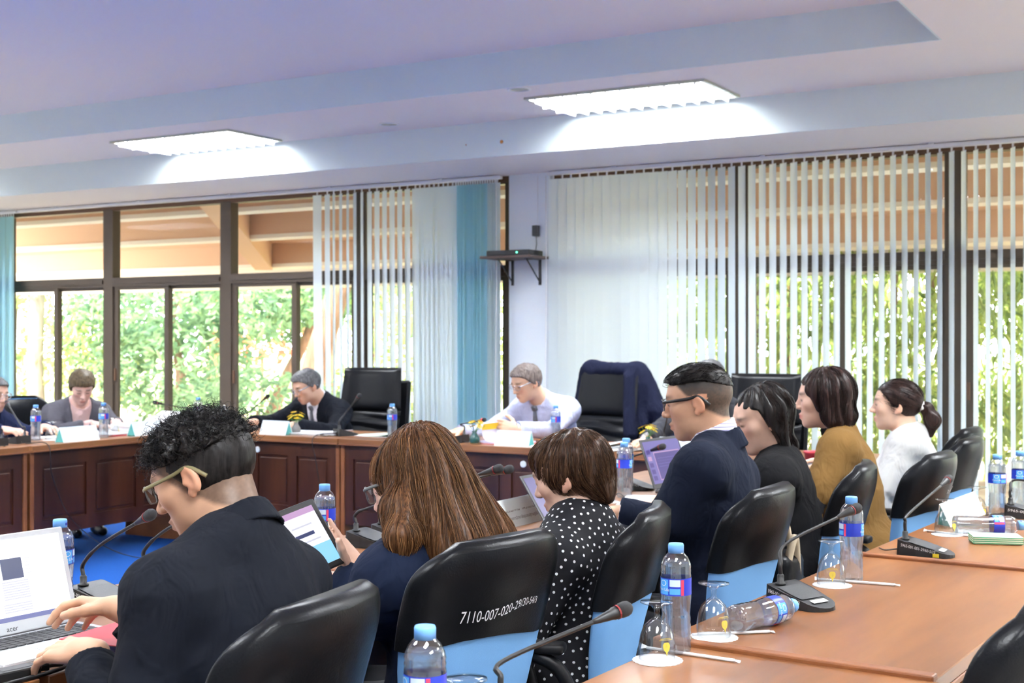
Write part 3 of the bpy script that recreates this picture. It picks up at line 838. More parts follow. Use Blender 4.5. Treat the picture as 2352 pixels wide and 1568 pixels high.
BP = [(.0275, .0), (.0305, .004), (.0315, .012), (.0300, .020), (.0313, .026), (.0298, .034), (.0312, .040), (.0296, .048), (.0308, .055), (.0292, .063), (.0302, .070), (.0285, .079), (.0292, .088), (.0300, .098), (.0308, .108), (.0315, .116),
      (.0315, .160), (.0306, .164), (.0315, .169), (.0306, .173), (.0314, .178), (.0300, .185), (.0245, .197), (.0165, .206), (.0135, .208)]
def bottle_proto(water=.188, crush=False):
    r = empty('water_bottle')
    MB().lathe(BP, 28).build('bottle_shell', 'pet_plastic', r, smooth=True)
    wp = [(max(.001, a - .0009), z + .0012) for a, z in BP if z < water]
    a_top = float(np.interp(water, [z for a, z in BP], [a for a, z in BP]))
    if water > .01: MB().lathe(wp + [(a_top - .001, water)], 28).build('water', 'water', r, smooth=True)
    lab = empty('x') if False else None
    # wrap-round label built from its printed fields
    def band(a0, a1, z0, z1, rr, nm, m, par):
        n = max(3, int(abs(a1 - a0) / .07)); rows = []
        for z in (z0, z1): rows.append([(rr * math.cos(a0 + (a1 - a0) * k / n), rr * math.sin(a0 + (a1 - a0) * k / n), z) for k in range(n + 1)])
        return MB().grid(rows).build(nm, m, par, smooth=True)
    lb = band(0, 2 * PI, .121, .156, .0320, 'label', 'label_blue', r)
    for c in (0.0, PI):
        band(c + .28, c + 1.05, .123, .154, .03225, 'label_field', 'label_sky', lb)
        band(c + 1.15, c + 1.85, .140, .154, .03225, 'info_panel', 'label_pale', lb)
        band(c + 1.15, c + 1.85, .124, .136, .03225, 'info_panel', 'label_sky', lb)
        band(c + 1.90, c + 2.10, .122, .154, .03225, 'red_mark', 'label_red', lb)
        # white ring logo with the name under it
        a = c + .66
        M = Matrix.Rotation(a, 4, 'Z') @ Matrix(((0, 0, 1, 0), (1, 0, 0, 0), (0, 1, 0, .146), (0, 0, 0, 1)))
        lettering('brand_print', 'Pure Life', .0085, 'print_white', lb, Matrix.Rotation(a, 4, 'Z') @ Matrix(((0, 0, 1, 0), (1, 0, 0, 0), (0, 1, 0, .133), (0, 0, 0, 1))), bend=.0326)
        rg = MB(); ring = []
        for rr_ in (.0048, .0060):
            ring.append([(.0323 * math.cos(a + rr_ * 1.35 * math.cos(t) / .0323), .0323 * math.sin(a + rr_ * 1.35 * math.cos(t) / .0323), .146 + rr_ * math.sin(t)) for t in np.linspace(0, 2 * PI, 17)])
        rg.grid(ring).build('logo_ring', 'print_white', lb)
    cp = MB(); n = 30; prof = [(.0145, .205), (.0162, .2055), (.0162, .221), (.0150, .2245), (.0004, .2250)]
    cp.lathe(prof, n).build('cap', 'cap_blue', r, smooth=True)
    cpo = [o for o in r.children if o.name.startswith('cap')][0]
    band(.9, 1.6, .211, .217, .01635, 'cap_logo', 'cap_logo', cpo)
    return r
BPRO = bottle_proto()
BL = [(-1.052, 2.500, 2.3, 'full water bottle standing beside the two upturned glasses on the right table'),
      (-2.440, 2.110, 1.1, 'full water bottle standing behind the silver laptop screen'), (-2.360, 3.000, 2.4, 'full water bottle standing beside the milk carton'),
      (-1.072, 1.600, 2.2, 'water bottle nearest the camera at the bottom edge'), (-.955, 3.470, 1.2, 'water bottle behind an upturned glass next to the microphone on the right table'),
      (-.840, 4.990, 2.9, 'water bottle behind the upturned glass at the far end of the right table'), (-.790, 5.180, 2.9, 'water bottle at the right edge beside the curved microphone'),
      (-6.720, 5.620, 2.3, 'water bottle at the far left in front of the leather chair'), (-6.540, 6.010, 2.6, 'water bottle on the left table in front of the woman in grey'),
      (-6.560, 6.900, 2.0, 'water bottle on the corner table behind the curly hair'), (-4.850, 6.860, 2.2, 'water bottle on the far table behind the brown hair'),
      (-3.840, 7.200, 2.0, 'water bottle beside the elbow of the man in the pale shirt'), (-2.250, 4.810, 1.2, 'front one of two water bottles beside the purple laptop'), (-2.335, 5.010, 1.3, 'rear one of two water bottles beside the purple laptop')]
GB = 'small water bottles with blue labels'
for i, (x, y, a, lab) in enumerate(BL):
    b = BPRO if i == 0 else copy_tree(BPRO)
    b.location = (x, y, TZ); b.rotation_euler = (0, 0, a - 1.9); tag(b, lab, 'bottle', GB)
for (x, y, hd, roll, lab) in ((-1.005, 2.712, 73, .6, 'water bottle lying on its side next to the black microphone'), (-.885, 4.45, 26, 2.4, 'water bottle lying on its side behind the green striped packet')):
    b = copy_tree(BPRO); tag(b, lab, 'bottle', GB)
    b.rotation_euler = (Matrix.Rotation(math.radians(hd), 4, 'Z') @ Matrix.Rotation(PI / 2, 4, 'Y') @ Matrix.Rotation(roll, 4, 'Z')).to_euler()
    b.location = (x, y, TZ + .0322)

# ---------------------------------------------------------------- upturned goblets on paper doilies
def goblet():
    r = empty('goblet')
    out = [(.0365, .0), (.0375, .012), (.0370, .028), (.0335, .048), (.0260, .066), (.0150, .077), (.0065, .083), (.0052, .090), (.0060, .099), (.0120, .106), (.0300, .111), (.0335, .1125), (.0335, .1145), (.012, .1150), (.0004, .1150)]
    inn = [(.0004, .080), (.010, .076), (.0240, .064), (.0322, .047), (.0356, .028), (.0361, .012), (.0352, .0)]
    MB().lathe(inn + out, 32, closed=False).build('glass', 'goblet_glass', r, smooth=True)
    g = [o for o in r.children][0]
    # printed gold crest (upside down like the glass) and two lines of lettering
    for nm, poly in (('crest_print', [(-.000, -.019), (.0022, -.010), (.0062, -.006), (.0082, .0), (.0078, .005), (.0045, .0085), (-.0045, .0085), (-.0078, .005), (-.0082, .0), (-.0062, -.006), (-.0022, -.010)]), ('line_print', [(-.012, .0150), (.012, .0150), (.012, .0162), (-.012, .0162)]), ('line_print', [(-.015, .0122), (.015, .0122), (.015, .0132), (-.015, .0132)])):
        vs = []
        for (u, v) in poly:
            z = .030 + v; rr = float(np.interp(z, [q[1] for q in out[:6]], [q[0] for q in out[:6]])) + .0005; a = u / rr
            vs.append((rr * math.cos(a), rr * math.sin(a), z))
        me = bpy.data.meshes.new(nm); me.from_pydata(vs, [], [tuple(range(len(vs)))]); link_mesh(nm, me, 'print_gold', g)
    return r
def doily_mesh():
    m = MB(); n = 48; P = [(0, 0, .0016)]; R1 = []
    top = [((.049 + .0022 * abs(math.sin(k * PI * 24 / n * .5 * 2))) * math.cos(2 * PI * k / n), (.049 + .0022 * abs(math.sin(k * PI * 24 / n))) * math.sin(2 * PI * k / n)) for k in range(n)]
    return m.prism(top, 2, 0, .0018)
GP = goblet(); GG = 'upturned stemmed glasses'
GL = [(-1.062, 2.425, -.6, 1, 'upturned glass with a gold crest nearest the camera on the right table'), (-1.036, 2.672, -.5, 1, 'upturned glass with a gold crest beside the lying bottle'),
      (-.985, 3.385, -1.2, 1, 'upturned glass in front of the bottle next to the microphone'), (-.908, 4.440, -.6, 1, 'upturned glass beside the green striped packet'),
      (-.892, 4.880, -.6, 0, 'upturned glass at the far end of the right table'), (-2.255, 4.650, -.6, 1, 'upturned glass beside the two bottles at the purple laptop'),
      (-6.660, 5.690, .4, 1, 'upturned glass at the far left beside the water bottle'), (-6.620, 6.170, .4, 1, 'upturned glass beside the stacked papers on the left table'),
      (-1.085, 1.735, -.5, 0, 'upturned glass at the bottom edge beside the nearest bottle'), (-2.44, 2.93, -.5, 0, 'upturned glass behind the top of the tablet')]
DM = None
for i, (x, y, a, d, lab) in enumerate(GL):
    g = GP if i == 0 else copy_tree(GP)
    g.location = (x, y, TZ + (.002 if d else 0)); g.rotation_euler = (0, 0, a); tag(g, lab, 'glass', GG)
    if d:
        if DM is None: DM = doily_mesh().build('doily', 'paper'); o = DM
        else: o = DM.copy(); COL.objects.link(o)
        o.location = (x + .006, y - .010, TZ); tag(o, 'white paper doily under the ' + ' '.join(lab.split()[:11]), 'doily', 'white paper doilies')

# ---------------------------------------------------------------- straws in paper
for (xa, ya, xb, yb, lab) in ((-1.125, 2.490, -.905, 2.478, 'paper-wrapped straw nearest the camera on the right table'), (-1.085, 2.640, -.932, 2.770, 'paper-wrapped straw in front of the lying bottle'),
                              (-1.040, 3.424, -.822, 3.450, 'paper-wrapped straw beside the third upturned glass'), (-.985, 4.465, -.765, 4.400, 'paper-wrapped straw beside the green striped packet'),
                              (-.87, 4.81, -.66, 4.79, 'paper-wrapped straw in front of the glass at the far end of the right table')):
    s = empty('drinking_straw', (xa, ya, TZ), math.atan2(yb - ya, xb - xa), lab, 'straw', 'paper-wrapped drinking straws')
    L = math.hypot(xb - xa, yb - ya)
    MB().tube([(.012, 0, .0036), (L - .012, 0, .0036)], .0035, 8).build('straw', 'paper', s, smooth=True)
    MB().add([(0, -.004, .001), (.016, -.0036, .005), (.016, .0036, .005), (-.002, .005, .010 if L > .21 else .002), (0, 0, .0005)], [(0, 1, 2, 3), (0, 1, 4), (4, 1, 2), (4, 2, 3)]).build('twisted_end', 'paper', s)
    MB().add([(L, -.005, .001), (L - .016, -.0036, .005), (L - .016, .0036, .005), (L, .005, .004), (L, 0, .0005)], [(0, 1, 2, 3), (0, 1, 4), (4, 1, 2), (4, 2, 3)]).build('twisted_end', 'paper', s)

# ---------------------------------------------------------------- gooseneck microphones
mat('mic_grey', (.030, .031, .034), .5, bump=(500, .4)); mat('mic_black', (.010, .010, .011), .45); mat('mic_mesh', (.028, .028, .030), .6, metal=.3, bump=(1500, .8))
mat('tape_yellow', (.70, .52, .02), .6); mat('mic_ring', (.22, .015, .015), .5); mat('mic_led', (.9, .05, .06), .4, emit=((1, .05, .08), 1.5)); mat('switch_grey', (.55, .56, .52), .5)
def microphone(label, x, y, hd, mid, head, txt=None, tape=None, led=False, strip=True, tapex=.035):
    """table microphone: wedge base whose low rounded tip points along hd (degrees); neck through mid to head (world)"""
    a = math.radians(hd); r = empty('gooseneck_microphone', (x, y, TZ), a, label, 'microphone', 'black gooseneck microphones')
    # wedge: high at the back (-x), low round tip (+x)
    n = 15; low, top = [], []
    out = [(-.075, -.052), (-.068, -.056), (-.02, -.056), (.025, -.050)] + [(.035 + .047 * math.cos(t), .050 * math.sin(t)) for t in np.linspace(-1.2, 1.2, 9)] + [(.025, .050), (-.02, .056), (-.068, .056), (-.075, .052)]
    for (u, v) in out:
        low.append((u, v, .0)); top.append((u * .985 + .001, v * .97, .048 - .040 * max(0, (u + .075) / .157) ** 1.15))
    k = len(out); m = MB().add(low + top, [tuple(range(k - 1, -1, -1)), tuple(range(k, 2 * k))] + [(i, (i + 1) % k, k + (i + 1) % k, k + i) for i in range(k)])
    b = m.build('base', 'mic_black', r)
    g = []
    for (u, v) in [(-.045, -.044), (.0, -.045), (.030, -.041), (.030, .041), (.0, .045), (-.045, .044)]:
        g.append((u, v, .0488 - .040 * max(0, (u + .075) / .157) ** 1.15 + .0006))
    MB().add(g, [(0, 1, 4, 5), (1, 2, 3, 4)]).build('speaker_grille', 'mic_grey', b)
    if strip:
        z = lambda u: .0495 - .040 * max(0, (u + .075) / .157) ** 1.15 + .0006
        MB().add([(.040, -.026, z(.040)), (.056, -.026, z(.056)), (.056, .026, z(.056)), (.040, .026, z(.040))], [(0, 1, 2, 3)]).build('switch_plate', 'switch_grey', b)
    MB().lathe([(.0004, .0), (.013, .0), (.013, .004), (.0085, .006), (.0085, .022), (.006, .026), (.0004, .026)], 14, (-.058, -.018, .045)).build('socket', 'mic_black', r, smooth=True)
    if txt:
        M = frame_of((-.016, -.0568, .026), (1, .0, -.12), (0, 0, 1))
        t = lettering('inventory_number', txt, .0125, 'paint_white', b, M)
        t['label'] = 'white hand-painted number'
        for v in t.data.vertices:
            q = v.co; v.co = (q.x, q.y - .001 + (.0002 if q.x < 0 else 0), q.z)
        xs = [v.co.x for v in t.data.vertices]; hw = (max(xs) - min(xs)) / 2; c_ = (max(xs) + min(xs)) / 2
        for v in t.data.vertices: v.co.x = -.012 + (v.co.x - c_) / hw * .050
    if tape:
        MB().box((tapex, -.0572, .004), (tapex + .018, -.0560, .015)).build('tape', 'tape_yellow', b)
    Mi = Matrix.Translation((x, y, TZ)) @ Matrix.Rotation(a, 4, 'Z'); Mi = Mi.inverted()
    p0 = Vector((-.058, -.018, .068)); p1 = Mi @ Vector(mid); p2 = Mi @ Vector(head)
    pts = catmull([p0, p0 + Vector((0, 0, .03)), p1, p2], 9)
    MB().tube(pts, [.0052 if i < len(pts) * .52 else .0040 for i in range(len(pts))], 8).build('neck', 'mic_black', r, smooth=True)
    d = (p2 - pts[-5]).normalized(); R = Vector((0, 0, 1)).rotation_difference(d).to_matrix().to_4x4(); R.translation = p2
    hd_ = MB().lathe([(.004, -.012), (.0055, -.004), (.0100, .030), (.0115, .034), (.0115, .046), (.0004, .046)], 14, M=R.to_3x3().to_4x4(), org=p2).build('head', 'mic_black', r, smooth=True)
    MB().lathe([(.0120, .040), (.0128, .040), (.0128, .043), (.0120, .043)], 14, M=R.to_3x3().to_4x4(), org=p2, closed=True).build('ring', 'mic_led' if led else 'mic_ring', hd_)
    MB().lathe([(.0115, .044), (.0135, .050), (.0140, .058), (.0120, .066), (.0070, .071), (.0004, .072)], 14, M=R.to_3x3().to_4x4(), org=p2).build('windscreen', 'mic_mesh', hd_, smooth=True)
    MB().tube(catmull([(-.074, .02, .012), (-.10, .03, .006), (-.125, .01, .004), (-.15, .04, .004)], 5), .0022, 6).build('cable', 'mic_black', r, smooth=True)
    return r
microphone('black gooseneck microphone with yellow tape in front of the curly-haired man, the nearer of two', -2.435, 2.245, 0, (-2.405, 2.200, .905), (-2.245, 2.165, .975), '5965-001-001-29/60-51/3', 1, tapex=.042)
microphone('black gooseneck microphone partly hidden by the curly-haired man, the further of two', -2.46, 2.47, 0, (-2.43, 2.43, .905), (-2.27, 2.40, .975), '5965-', 1, tapex=-.066)
microphone('black microphone behind the long brown hair, the left of two', -2.40, 3.30, 0, (-2.38, 3.28, .88), (-2.03, 3.335, .992))
microphone('black microphone behind the long brown hair, the right of two', -2.42, 3.46, 0, (-2.40, 3.44, .88), (-2.05, 3.44, .982))
microphone('black microphone in front of the purple laptop', -2.33, 5.10, 0, (-2.36, 5.07, .88), (-2.235, 5.05, .925), '5965-001-001', strip=False)
microphone('tall microphone behind the yellow flowers on the right of the far table', -3.06, 7.08, -90, (-3.05, 7.10, .90), (-3.005, 7.05, 1.005))
microphone('microphone with a glowing red ring in front of the man in the pale shirt', -4.36, 6.84, -180, (-4.33, 6.86, .86), (-4.20, 6.845, .885), '5965', led=True)
microphone('black microphone on the far table beside the executive chair', -5.27, 6.93, 60, (-5.27, 6.92, .90), (-5.175, 6.90, .985))
microphone('black microphone in front of the writing man', -6.18, 6.98, 60, (-6.16, 6.98, .88), (-6.00, 6.95, .97))
microphone('pale-headed microphone on the corner table behind the curly hair', -6.66, 7.10, -90, (-6.66, 7.08, .86), (-6.77, 6.76, .93))
microphone('black microphone at the left edge in front of the person in glasses', -6.66, 5.42, 180, (-6.64, 5.44, .86), (-6.83, 5.51, .965))
microphone('second black microphone at the left edge, beside the water bottle', -6.62, 5.22, 180, (-6.60, 5.22, .86), (-6.80, 5.20, .94))
microphone('black gooseneck microphone with white number beside the lying bottle', -.965, 3.085, -24, (-1.025, 3.14, .89), (-.935, 3.295, .945), '5965-001-001-97/60-51/3')
microphone('black gooseneck microphone with yellow tape at the joint of the right tables', -.872, 3.985, 0, (-.925, 3.99, .87), (-.880, 4.240, .935), '5965-001-001-29/60-51/3', 1, tapex=.030)
microphone('black gooseneck microphone nearest the camera at the bottom', -1.015, 1.840, 0, (-1.08, 1.845, .87), (-.990, 2.010, .915))
microphone('black microphone with an arched neck at the right edge', -.735, 5.00, 0, (-.77, 5.00, .885), (-.56, 4.93, .86), '5965-001-001', strip=False)

# ---------------------------------------------------------------- name signs
mat('sign_white', (.82, .93, .94), .6)
def tent(label, x, y, rz, L, h=.092, w=.080, lines=(), m='sign_white', tilt=None):
    """triangular desk sign, its front face looking along local -y"""
    t = empty('name_sign', (x, y, TZ), rz, label, 'sign', 'pale triangular name signs')
    for sg in (-1, 1):
        MB().add([(-L / 2, sg * w / 2, 0), (L / 2, sg * w / 2, 0), (L / 2, sg * .002, h), (-L / 2, sg * .002, h), (-L / 2, sg * (w / 2 - .003), 0), (L / 2, sg * (w / 2 - .003), 0), (L / 2, 0, h - .004), (-L / 2, 0, h - .004)],
                 [(0, 1, 2, 3), (4, 5, 6, 7), (0, 1, 5, 4), (3, 2, 6, 7), (0, 3, 7, 4), (1, 2, 6, 5)]).build('face', m, t)
    for sg in (-1, 1):
        MB().add([(sg * (L / 2 - .002), -w / 2 + .004, .001), (sg * (L / 2 - .002), w / 2 - .004, .001), (sg * (L / 2 - .002), 0, h - .006)], [(0, 1, 2)]).build('end', 'sign_teal', t)
    fc = [o for o in t.children if o.name.startswith('face')][0]
    sl = math.atan2(w / 2, h)
    for (txt, size, v) in lines:
        M = frame_of((0, -w / 2 * (1 - v) - .0012, h * v), (1, 0, 0), (0, math.sin(sl), math.cos(sl)))
        lettering('name_print', txt, size, 'print_dark', fc, M)
    return t
tent('pale name sign with two lines of lettering between the two near women', -2.262, 3.945, PI / 2, .275, lines=(('ดร.นิทัศน์  เพราแก้ว', .026, .62), ('ผู้อำนวยการวิทยาลัยชุมชนสุราษฎร์ธานี', .016, .30)))
tent('white name sign in front of the writing man', -5.74, 6.775, 0, .225, lines=())
tent('white name sign in front of the man in the pale shirt', -3.89, 6.765, .02, .235)
tent('pale name sign in front of the woman in grey', -6.465, 5.73, PI / 2, .29)
tent('pale name sign in front of the open papers on the left table', -6.475, 6.32, PI / 2, .27)
tent('white name sign beside the flowers on the right of the far table', -2.82, 6.765, 0, .25)
tent('small pale name sign behind the polka-dot blouse', -2.275, 4.50, PI / 2, .24)
t_ = tent('pale name sign pushed askew behind the lying bottle on the right table', -.945, 4.78, math.radians(62), .155, h=.078, w=.07, lines=())
t_.rotation_euler = (math.radians(0), math.radians(-14), math.radians(52)); t_.location = (-.905, 4.675, TZ + .021)

# ---------------------------------------------------------------- flower vases
mat('petal', (.88, .62, .02), .6); mat('flower_eye', (.62, .40, .03), .8); mat('stem_green', (.08, .22, .05), .7); mat('vase_teal', (.015, .09, .085), .15); mat('vase_clay', (.16, .15, .14), .4); mat('saucer', (.62, .40, .22), .5)
def vase(label, x, y, m, seed):
    r = empty('flower_vase', (x, y, TZ), 0, label, 'vase', 'small vases of yellow flowers'); rg = random.Random(seed)
    MB().lathe([(.0004, .002), (.036, .002), (.040, .006), (.036, .004), (.0004, .004)], 20).build('saucer', 'saucer', r, smooth=True)
    MB().lathe([(.0004, .004), (.026, .004), (.033, .020), (.031, .040), (.020, .058), (.013, .070), (.016, .080), (.014, .080), (.011, .070), (.0004, .055)], 20).build('vase', m, r, smooth=True)
    for k in range(9):
        a = rg.uniform(0, 6.28); e = rg.uniform(.01, .045); h = rg.uniform(.105, .150)
        tip = Vector((e * math.cos(a), e * math.sin(a), h))
        f = empty('x') if False else None
        st = MB().tube(bez((0, 0, .06), (0, 0, .085), tip * .9, tip, 5), .0012, 5).build('stem', 'stem_green', r, smooth=True)
        nrm = (tip - Vector((0, 0, .06))).normalized(); R = Vector((0, 0, 1)).rotation_difference(nrm).to_matrix()
        pm = MB()
        for j in range(9):
            t = 2 * PI * j / 9; c, s_ = math.cos(t), math.sin(t); c2, s2 = math.cos(t + .30), math.sin(t + .30); c1, s1 = math.cos(t - .30), math.sin(t - .30)
            pm.add([tip + R @ Vector(q) for q in ((c * .003, s_ * .003, 0), (c1 * .015, s1 * .015, .003), (c * .024, s_ * .024, .002), (c2 * .015, s2 * .015, .003))], [(0, 1, 2, 3)])
        pm.build('blossom', 'petal', st)
        MB().lathe([(.0004, .0), (.0052, .0), (.004, .004), (.0004, .005)], 8, tip, R.to_4x4()).build('flower_eye', 'flower_eye', st)
    for k in range(5):
        a = rg.uniform(0, 6.28); tip = Vector((.07 * math.cos(a), .07 * math.sin(a), rg.uniform(.10, .14)))
        MB().tube(bez((0, 0, .06), (0, 0, .09), tip * .8, tip, 6), .0008, 4).build('sprig', 'stem_green', r)
vase('small grey vase of yellow flowers beside the writing man', -5.64, 6.86, 'vase_clay', 1)
vase('small dark green vase of yellow flowers in front of the man in the pale shirt', -4.17, 6.765, 'vase_teal', 2)
vase('small dark vase of yellow flowers at the right of the far table', -3.06, 6.86, 'vase_teal', 3)

# ---------------------------------------------------------------- laptops and tablet
mat('laptop_silver', (.62, .64, .67), .35, metal=.5); mat('laptop_dark', (.055, .055, .06), .45); mat('key_black', (.020, .021, .024), .5); mat('bezel_silver', (.60, .63, .66), .45)
def screen(name, col, e): return mat(name, (.02, .02, .02), .3, emit=(col, e))
screen('scr_white', (.96, .97, 1.0), 1.0); screen('scr_navy', (.035, .05, .16), .5); screen('scr_taskbar', (.16, .18, .45), .5); screen('scr_grey', (.55, .56, .66), .6); screen('scr_purple', (.09, .05, .33), .42); screen('scr_violet', (.20, .16, .52), .45)
screen('scr_pink', (.62, .36, .66), .45); screen('scr_sky', (.25, .60, .90), .6); screen('scr_lav', (.80, .78, .98), .7)
def laptop(label, x, y, rz, W, D, Hs, back, body, bezel, content, keys=True, brand=None):
    """local: hinge along x at y = 0, keyboard towards -y, screen rises from the hinge and faces -y"""
    r = empty('laptop', (x, y, TZ), rz, label, 'laptop', 'open laptops')
    MB().rbox((-W / 2, -D, .002), (W / 2, 0, .018), .006).build('base', body, r)
    if keys:
        kb = [o for o in r.children][0]
        rows = 5; cols = 14; kw = (W - .05) / cols; kh = .0172; KM = None
        for i in range(rows):
            for j in range(cols):
                if KM is None:
                    KM = MB().rbox((-kw / 2 + .0012, -kh / 2 + .0012, 0), (kw / 2 - .0012, kh / 2 - .0012, .0022), .0006, 1).build('key', 'key_black', kb); o = KM
                else: o = KM.copy(); COL.objects.link(o); o.parent = kb
                o.location = (-W / 2 + .025 + (j + .5) * kw, -.022 - (i + .5) * kh, .0182)
        MB().box((-.05, -D + .015, .0181), (.05, -D + .080, .0186)).build('touchpad', bezel, kb)
    a = math.radians(back)
    M = Matrix.Translation((0, .002, .018)) @ Matrix.Rotation(-a, 4, 'X')
    lid = MB().rbox((-W / 2, -.003, 0), (W / 2, .003, Hs), .004, 2, M).build('lid', bezel, r)
    for (x0, x1, z0, z1, m, nm) in content:
        d = .0036 + .0003 * (nm != 'display') + .0002 * (nm == 'text_block')
        MB().add([M @ Vector(q) for q in ((x0, -d, z0), (x1, -d, z0), (x1, -d, z1), (x0, -d, z1))], [(0, 1, 2, 3)]).build(nm, m, lid)
    MB().tube([(-W / 2 + .03, .002, .014), (W / 2 - .03, .002, .014)], .006, 8).build('hinge', 'laptop_dark', r, smooth=True)
    if brand:
        lettering('brand_name', brand, .016, 'print_dark', lid, M @ frame_of((-.0, -.0042, .011), (1, 0, 0), (0, 0, 1)))
    return r
W1, H1 = .335, .214
cont = [(-W1 / 2 + .013, W1 / 2 - .013, .026, H1 - .013, 'scr_white', 'display'), (-W1 / 2 + .013, W1 / 2 - .013, .026, .036, 'scr_taskbar', 'taskbar'), (-.002, .050, .115, .160, 'scr_navy', 'picture')]
for k in range(8): cont.append((-.006, .058, .108 - k * .0052, .1105 - k * .0052, 'scr_grey', 'text_block'))
for k in range(4): cont.append((-.010, .058, .060 - k * .0052, .0625 - k * .0052, 'scr_grey', 'text_block'))
for k in range(5): cont.append((.056, .070 - .002 * (k % 2), .155 - k * .008, .157 - k * .008, 'scr_grey', 'text_block'))
lp1 = laptop('silver laptop with a white document on screen in front of the curly-haired man', -2.305, 1.868, PI / 2 - .08, W1, .212, H1, 17, 'laptop_silver', 'bezel_silver', cont, brand='acer')
st = MB().box((.02, -.20, .0184), (.10, -.150, .0190)).build('sticker', 'paper', [o for o in lp1.children if o.name.startswith('base')][0])
W2, H2 = .33, .215
def slide():
    c = [(-W2 / 2 + .012, W2 / 2 - .012, .020, H2 - .012, 'scr_violet', 'display'), (-W2 / 2 + .075, W2 / 2 - .03, .032, H2 - .060, 'scr_pink', 'slide_border'), (-W2 / 2 + .080, W2 / 2 - .035, .037, H2 - .065, 'scr_purple', 'slide')]
    for k in range(5): c.append((-W2 / 2 + .022, -W2 / 2 + .052, .035 + k * .028, .054 + k * .028, 'scr_pink' if k == 3 else 'scr_purple', 'thumbnail'))
    for k in range(4): c.append((-W2 / 2 + .095, W2 / 2 - .09 - .01 * k, .125 - k * .012, .128 - k * .012, 'scr_violet', 'text_block'))
    return c
c2 = slide(); c2 = [(a, b, z0, z1, m, n) if n != 'slide' else (a, b, z0, z1, m, 'text_block') for a, b, z0, z1, m, n in c2]
laptop('dark laptop with a purple slide on screen beside the two bottles', -2.175, 5.145, PI / 2 - .10, W2, .225, H2, 20, 'laptop_dark', 'laptop_dark', c2)
laptop('silver laptop seen from its edge behind the face of the polka-dot woman', -2.085, 4.02, PI / 2 - .05, W2, .215, .19, 34, 'laptop_silver', 'laptop_dark', [(-W2 / 2 + .012, W2 / 2 - .012, .020, .178, 'scr_purple', 'display')], keys=False)
laptop('laptop with a pale screen in front of the woman in the mustard jacket', -2.12, 6.48, PI / 2, W2, .225, H2, 17, 'laptop_dark', 'laptop_dark', [(-W2 / 2 + .012, W2 / 2 - .012, .020, H2 - .012, 'scr_lav', 'display'), (-W2 / 2 + .012, -W2 / 2 + .06, .020, H2 - .012, 'scr_violet', 'side_bar')], keys=False)
# tablet held by the long-haired woman
tb = empty('tablet', (-1.960, 2.365, .915), 0, 'black tablet with a colourful page held by the long-haired woman', 'tablet')
Mt = Matrix.Rotation(math.radians(-72), 4, 'Z').inverted() if False else Matrix.Identity(4)
tb.rotation_euler = (math.radians(-32), math.radians(-12), math.radians(78))
MB().rbox((-.12, -.004, -.088), (.12, .004, .088), .004, 2).build('case', 'mic_black', tb)
for (x0, x1, z0, z1, m, nm) in ((-.105, .105, -.073, .073, 'scr_lav', 'display'), (-.105, .105, -.073, -.022, 'scr_sky', 'footer'), (-.105, .105, .058, .073, 'scr_pink', 'header'), (.02, .075, .005, .014, 'scr_navy', 'headline'), (.02, .085, -.010, -.006, 'scr_grey', 'text_block'), (.02, .08, .030, .034, 'scr_grey', 'text_block')):
    MB().box((x0, -.0046 - .0003 * (nm != 'display'), z0), (x1, -.0040, z1)).build(nm, m, tb)

# ---------------------------------------------------------------- papers, folders, books
mat('cover_red', (.62, .05, .07), .5); mat('cover_navy', (.02, .02, .07), .5); mat('paper_blue', (.55, .80, .84), .7); mat('paper_green', (.66, .84, .70), .7); mat('edge_yellow', (.90, .60, .03), .5); mat('paper_lav', (.74, .72, .90), .7)
def sheets(label, x, y, rz, W, D, n, m='paper', cover=None, curl=0.0, cat='papers', name='paper_stack', th=.0035):
    r = empty(name, (x, y, TZ), rz, label, cat, 'papers lying on the tables'); rg = random.Random(int(abs(x * 977 + y * 311)))
    for k in range(n):
        dx, dy, a = rg.uniform(-.012, .012), rg.uniform(-.012, .012), rg.uniform(-.10, .10); z = k * th
        mm = m if k % 3 != 1 or cover is None else cover
        R = Matrix.Rotation(a, 3, 'Z'); rows_t, rows = [], []
        for j in range(7):
            f = j / 6; u = -W / 2 + W * f; row = []
            zc = z + curl * max(0, f - .45) ** 2 * (1 if k == n - 1 else .35)
            for v in (-D / 2, D / 2):
                q = R @ Vector((u, v, 0)); row.append((q.x + dx, q.y + dy, zc))
            rows.append(row); rows_t.append([(p[0], p[1], p[2] + th * .9) for p in row])
        b = MB().grid(rows).grid(rows_t)
        nn = len(rows) * 2
        edge = []
        for j in range(6):
            for s_ in (0, 1):
                a0 = j * 2 + s_; a1 = (j + 1) * 2 + s_; edge.append((a0, a1, a1 + nn, a0 + nn))
        edge += [(0, 1, 1 + nn, nn), (nn - 2, nn - 1, 2 * nn - 1, 2 * nn - 2)]
        b.f += edge
        b.build('sheet', mm, r)
    return r
sheets('white sheets under the right hand of the curly-haired man', -2.24, 2.335, .2, .21, .30, 2)
sheets('loose white papers in front of the purple laptop', -2.10, 4.72, .3, .21, .30, 3)
sheets('stack of pale papers in front of the man in the black suit', -5.52, 6.93, .1, .42, .26, 4, cover='paper_blue', curl=.05)
sheets('scattered papers on the far table right of the microphone', -5.02, 7.02, -.2, .34, .24, 2, cover='paper_green', curl=.06)
sheets('papers with blue covers on the far table right of the pale shirt', -3.42, 6.92, .2, .36, .26, 4, cover='paper_blue', curl=.10)
sheets('thin papers beside the flowers at the right of the far table', -3.22, 6.80, -.1, .24, .18, 2, curl=.05)
sheets('papers lying under the hands of the man in the pale shirt', -3.62, 6.86, .05, .30, .24, 3, curl=.03)
